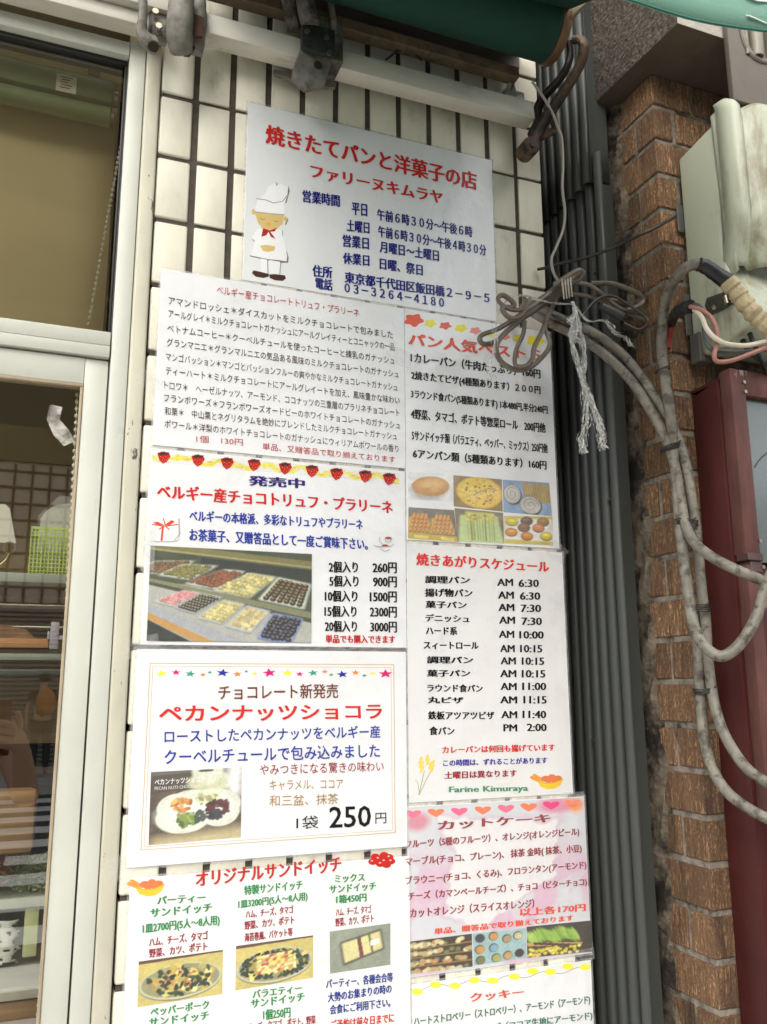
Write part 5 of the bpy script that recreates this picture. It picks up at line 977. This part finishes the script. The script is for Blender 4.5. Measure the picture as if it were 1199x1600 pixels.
# ---------------------------------------------------------------- lettering meshes
def make_text():
    cur=[]
    for s,t,P0,P1,up,col,st in TX:
        c=bpy.data.curves.new('t','FONT'); c.body=t; c.resolution_u=2; c.fill_mode='FRONT'
        c.offset=0
        o=bpy.data.objects.new('t',c); COL.objects.link(o); cur.append(o)
    dg=bpy.context.evaluated_depsgraph_get(); acc={}
    for o,(s,t,P0,P1,up,col,st) in zip(cur,TX):
        me=bpy.data.meshes.new_from_object(o.evaluated_get(dg)); n=len(me.vertices)
        v=np.zeros(n*3); me.vertices.foreach_get('co',v); v=v.reshape(-1,3)
        me.calc_loop_triangles(); F=np.zeros(len(me.loop_triangles)*3,int); me.loop_triangles.foreach_get('vertices',F); F=F.reshape(-1,3)
        if n==0: print('EMPTY TEXT',t); continue
        sm={'g':[(0,0)],'b':[(-.012,-.008),(.012,.008),(-.012,.008),(.012,-.008)],'B':[(-.022,-.014),(.022,.014),(-.022,.014),(.022,-.014),(0,0)],'M':[(-.044,0),(-.015,.012),(.015,-.012),(.044,0),(0,0)],'S':[(-.036,0),(.0,0),(.036,0)]}[st]
        lo=v.min(0);hi=v.max(0); lo[0]-=sm[-1][0] if len(sm)>1 else 0;hi[0]+=max(q_[0] for q_ in sm); lo[0]=v[:,0].min()+min(q_[0] for q_ in sm)
        vv=[];ff=[]
        for i,(dx,dy) in enumerate(sm):
            U=(v[:,0]+dx-lo[0])/(hi[0]-lo[0]); V=(v[:,1]+dy-lo[1])/(hi[1]-lo[1])-.5
            p_=np.array(P0)[None]+U[:,None]*np.array(P1-P0)[None]+V[:,None]*np.array(up)[None]
            p_[:,1]=s.Y-.00085-.000006*i; vv.append(p_); ff.append(F+i*n)
        if st=='S': pass
        acc.setdefault((id(s),col),[s,[],[]]); A_=acc[(id(s),col)]; off=sum(len(x) for x in A_[1])
        A_[1].append(np.concatenate(vv)); A_[2].append(np.concatenate(ff)+off)
        bpy.data.meshes.remove(me)
    for o in cur:
        c=o.data; bpy.data.objects.remove(o); bpy.data.curves.remove(c)
    tot=0
    for (k,col),(s,V,F) in acc.items():
        V=np.concatenate(V);F=np.concatenate(F); 
        a=V[F[:,0]];b=V[F[:,1]];c=V[F[:,2]]; ny=np.cross(b-a,c-a)[:,1]; F[ny>0]=F[ny>0][:,::-1]
        me=bpy.data.meshes.new('lettering'); me.from_pydata(V.tolist(),[],F.tolist()); me.materials.append(s.ink(col)); obj('lettering',me,s.e); tot+=len(F)
    print('text tris',tot)
make_text()
# ---------------------------------------------------------------- clear tape on the sheets
def tape(lab,x,y,w_,h,rot,Y=-.0046):
    p=AY(x,y,Y); q=MB(); c_,s_=math.cos(rot),math.sin(rot)
    def f(u,v): a=(u-.5)*w_;b=(v-.5)*h; return (p.x+a*c_-b*s_,Y+.0006*math.sin(u*9+v*7),p.z+a*s_+b*c_)
    q.grid(f,10,4); tag(q.build('clear_tape',FILM),lab,'tape','clear tape strips on the menu sheets')
for a in [('clear tape over the joint between the chocolate list and the bread price list',632,560,.03,.07,1.2),('clear tape at the left edge of the chocolate list',243,600,.05,.03,-.6),('clear tape at the bottom left corner of the pecan sheet',196,1350,.055,.03,.5),('clear tape between truffle sheet and pecan sheet at their left ends',222,1010,.05,.03,.2),
 ('clear tape at the torn top right corner of the baking schedule',872,862,.035,.03,-.6),('clear tape over the top right corner of the cut cake sheet',898,1247,.04,.02,0),('clear tape at the right end of the seam below the cut cake sheet',905,1494,.06,.018,.05),('clear tape on the left edge of the truffle sheet',232,850,.02,.08,0)]: tape(*a)
# ================================================================ people seen only in the window's reflection
def skin(name,J,E,m,parent,sub=2):
    me=bpy.data.meshes.new(name); me.from_pydata([j[:3] for j in J],E,[]); me.materials.append(m)
    o=bpy.data.objects.new(name,me); COL.objects.link(o)
    md=o.modifiers.new('skin','SKIN'); md.use_smooth_shade=True; md.branch_smoothing=.4
    sv=me.skin_vertices[0] if me.skin_vertices else None
    if sv is None:
        bpy.context.view_layer.objects.active=o; 
        me.attributes  # layer is created with the modifier
    if me.skin_vertices:
        for i,j in enumerate(J): me.skin_vertices[0].data[i].radius=(j[3],j[3] if len(j)<5 else j[4])
        me.skin_vertices[0].data[0].use_root=True
    s_=o.modifiers.new('subdiv','SUBSURF'); s_.levels=sub; s_.render_levels=sub
    if parent is not None:
        me.transform(Matrix.Translation(-wl(parent))); o.parent=parent
    return o
SK=mat('skin_tone',(.50,.30,.21),.55,var=.08,scale=20); SHIRT=mat('dark_shirt',(.03,.032,.04),.85,var=.2); TROU=mat('dark_trousers',(.02,.022,.03),.85,var=.2); HAIR=mat('black_hair',(.012,.01,.009),.6)
def person(base,lab,arm=None,shirt=SHIRT,facing=1):
    bx,by=base; e=empty('person',(bx,by,0),lab,'person'); X=lambda x,y,z:(bx+x,by+y*facing,z)
    J=[];E=[]
    def add(p,r,par=None):
        J.append((*p,r)); 
        if par is not None: E.append((par,len(J)-1))
        return len(J)-1
    pel=add(X(0,0,.93),.13); sp=add(X(0,0,1.12),.125,pel); ch=add(X(0,0,1.30),.14,sp); nk=add(X(0,.0,1.43),.055,ch); hd=add(X(0,.02,1.52),.075,nk); top=add(X(0,.015,1.63),.078,hd)
    for s in (-1,1):
        h=add(X(s*.09,0,.86),.085,pel); k=add(X(s*.10,.01,.48),.055,h); a=add(X(s*.10,-.02,.09),.035,k); add(X(s*.11,.13,.04),.03,a)
    # free arm
    s0=add(X(-.18,0,1.36),.05,ch); e0=add(X(-.25,-.02,1.08),.036,s0); w0=add(X(-.24,.06,.84),.026,e0); add(X(-.235,.09,.75),.03,w0)
    s1=add(X(.18,0,1.36),.05,ch)
    if arm is None:
        e1=add(X(.25,-.02,1.08),.036,s1); w1=add(X(.24,.06,.84),.026,e1); add(X(.235,.09,.75),.03,w1)
    else:
        el,wr,pm,fingers=arm; e1=add(el,.042,s1); mid=add(tuple((a*.45+b*.55) for a,b in zip(el,wr)),.036,e1); w1=add(wr,.026,mid); p1=add(pm,.030,w1)
        for F in fingers:
            q=p1
            for (x,y,z,r) in F: q=add((x,y,z),r,q)
    skin('body',J,E,SK,e)
    T=[(*X(0,0,.90),.15),(*X(0,0,1.12),.145),(*X(0,0,1.30),.165),(*X(0,0,1.40),.075)]; TE=[(0,1),(1,2),(2,3)]
    T+= [(*X(-.18,0,1.36),.068),(*X(-.225,-.01,1.20),.058),(*X(.18,0,1.36),.068)]; TE+=[(2,4),(4,5),(2,6)]
    if arm is None: T.append((*X(.225,-.01,1.20),.058))
    else:
        a=Vector(X(.18,0,1.36)); b=Vector(arm[0]); T.append((*(a.lerp(b,.5)),.060))
    TE.append((6,7)); skin('shirt',T,TE,shirt,e,1)
    L=[(*X(0,0,.92),.15)]; LE=[]
    for s in (-1,1):
        i=len(L); L+= [(*X(s*.09,0,.84),.098),(*X(s*.10,.01,.48),.072),(*X(s*.10,-.02,.13),.055)]; LE+=[(0,i),(i,i+1),(i+1,i+2)]
    skin('trousers',L,LE,TROU,e,1)
    q=MB(); q.ball(X(0,-.005,1.63),.098,16,(1,1.05,1.0)); 
    for v in list(q.bm.verts):
        if (v.co.y-by)*facing>.035 and v.co.z<1.63: q.bm.verts.remove(v)
    q.build('hair',HAIR,e)
    q=MB()
    for s in (-1,1): q.ball(X(s*.032,.092,1.575),.011,8)
    tag(q.build('eyes',mat('eye_dark',(.02,.015,.012),.2),e),kind='stuff')
    q=MB(); q.ball(X(0,.105,1.545),.014,8,(.8,1,1.4)); q.build('nose',SK,e); q=MB(); q.ball(X(0,.094,1.508),.02,8,(1.1,.4,.3)); q.build('mouth',mat('lip',(.28,.09,.08),.5),e)
    return e
PHX,PHZ,PHY=-.083,1.462,-1.335
fing=[]
for k,(z,L_) in enumerate(((1.392,.068),(1.372,.075),(1.350,.072),(1.331,.058))):
    y=PHY+.018; x0=-.078
    fing.append([(x0,y-.005,z,.010),(x0-L_*.4,y+.004,z+.006,.0088),(x0-L_*.75,y+.004,z+.005,.0078),(x0-L_,y,z+.001,.0066)])
fing.append([(-.060,PHY-.004,1.375,.012),(-.062,PHY-.012,1.405,.010),(-.070,PHY-.014,1.428,.008)])
arm=((-.030,-1.60,1.155),(-.052,-1.415,1.315),(-.068,-1.345,1.352),fing)
ph_e=person((-.30,-1.85),'photographer in a dark shirt raising a dark red phone, mirrored in the shop window',arm)
q=MB(); q.box((-.158,PHY-.009,1.308),(-.0835,PHY,PHZ)); q.bevel(.004,3); pho=empty('phone',(-.12,PHY,1.31),'dark red phone held up by the photographer','phone'); q.build('case',mat('phone_case',(.10,.010,.010),.3,var=.2),pho)
q=MB()
for dx,dz in ((.012,-.014),(.012,-.034)): q.cyl((-.158+dx,PHY,PHZ+dz),(-.158+dx,PHY+.0025,PHZ+dz),.007,16)
q.build('lens',mat('lens_black',(.01,.01,.012),.1),pho)
q=MB(); q.box((-.1555,PHY-.0100,1.3115),(-.086,PHY-.0092,PHZ-.003)); q.build('screen',mat('screen_dark',(.02,.02,.022),.1),pho)
pd=person((-.02,-14.6),'person in dark clothes across the street, mirrored in the shop window',None,mat('black_jacket',(.012,.012,.012),.8),-1)
q=MB(); q.ball((.02,-14.42,1.22),.17,14,(.95,.6,1.35)); tag(q.build('orange_backpack',mat('orange_bag',(.45,.17,.03),.6,var=.3,scale=9)),'orange backpack on the person across the street','bag')
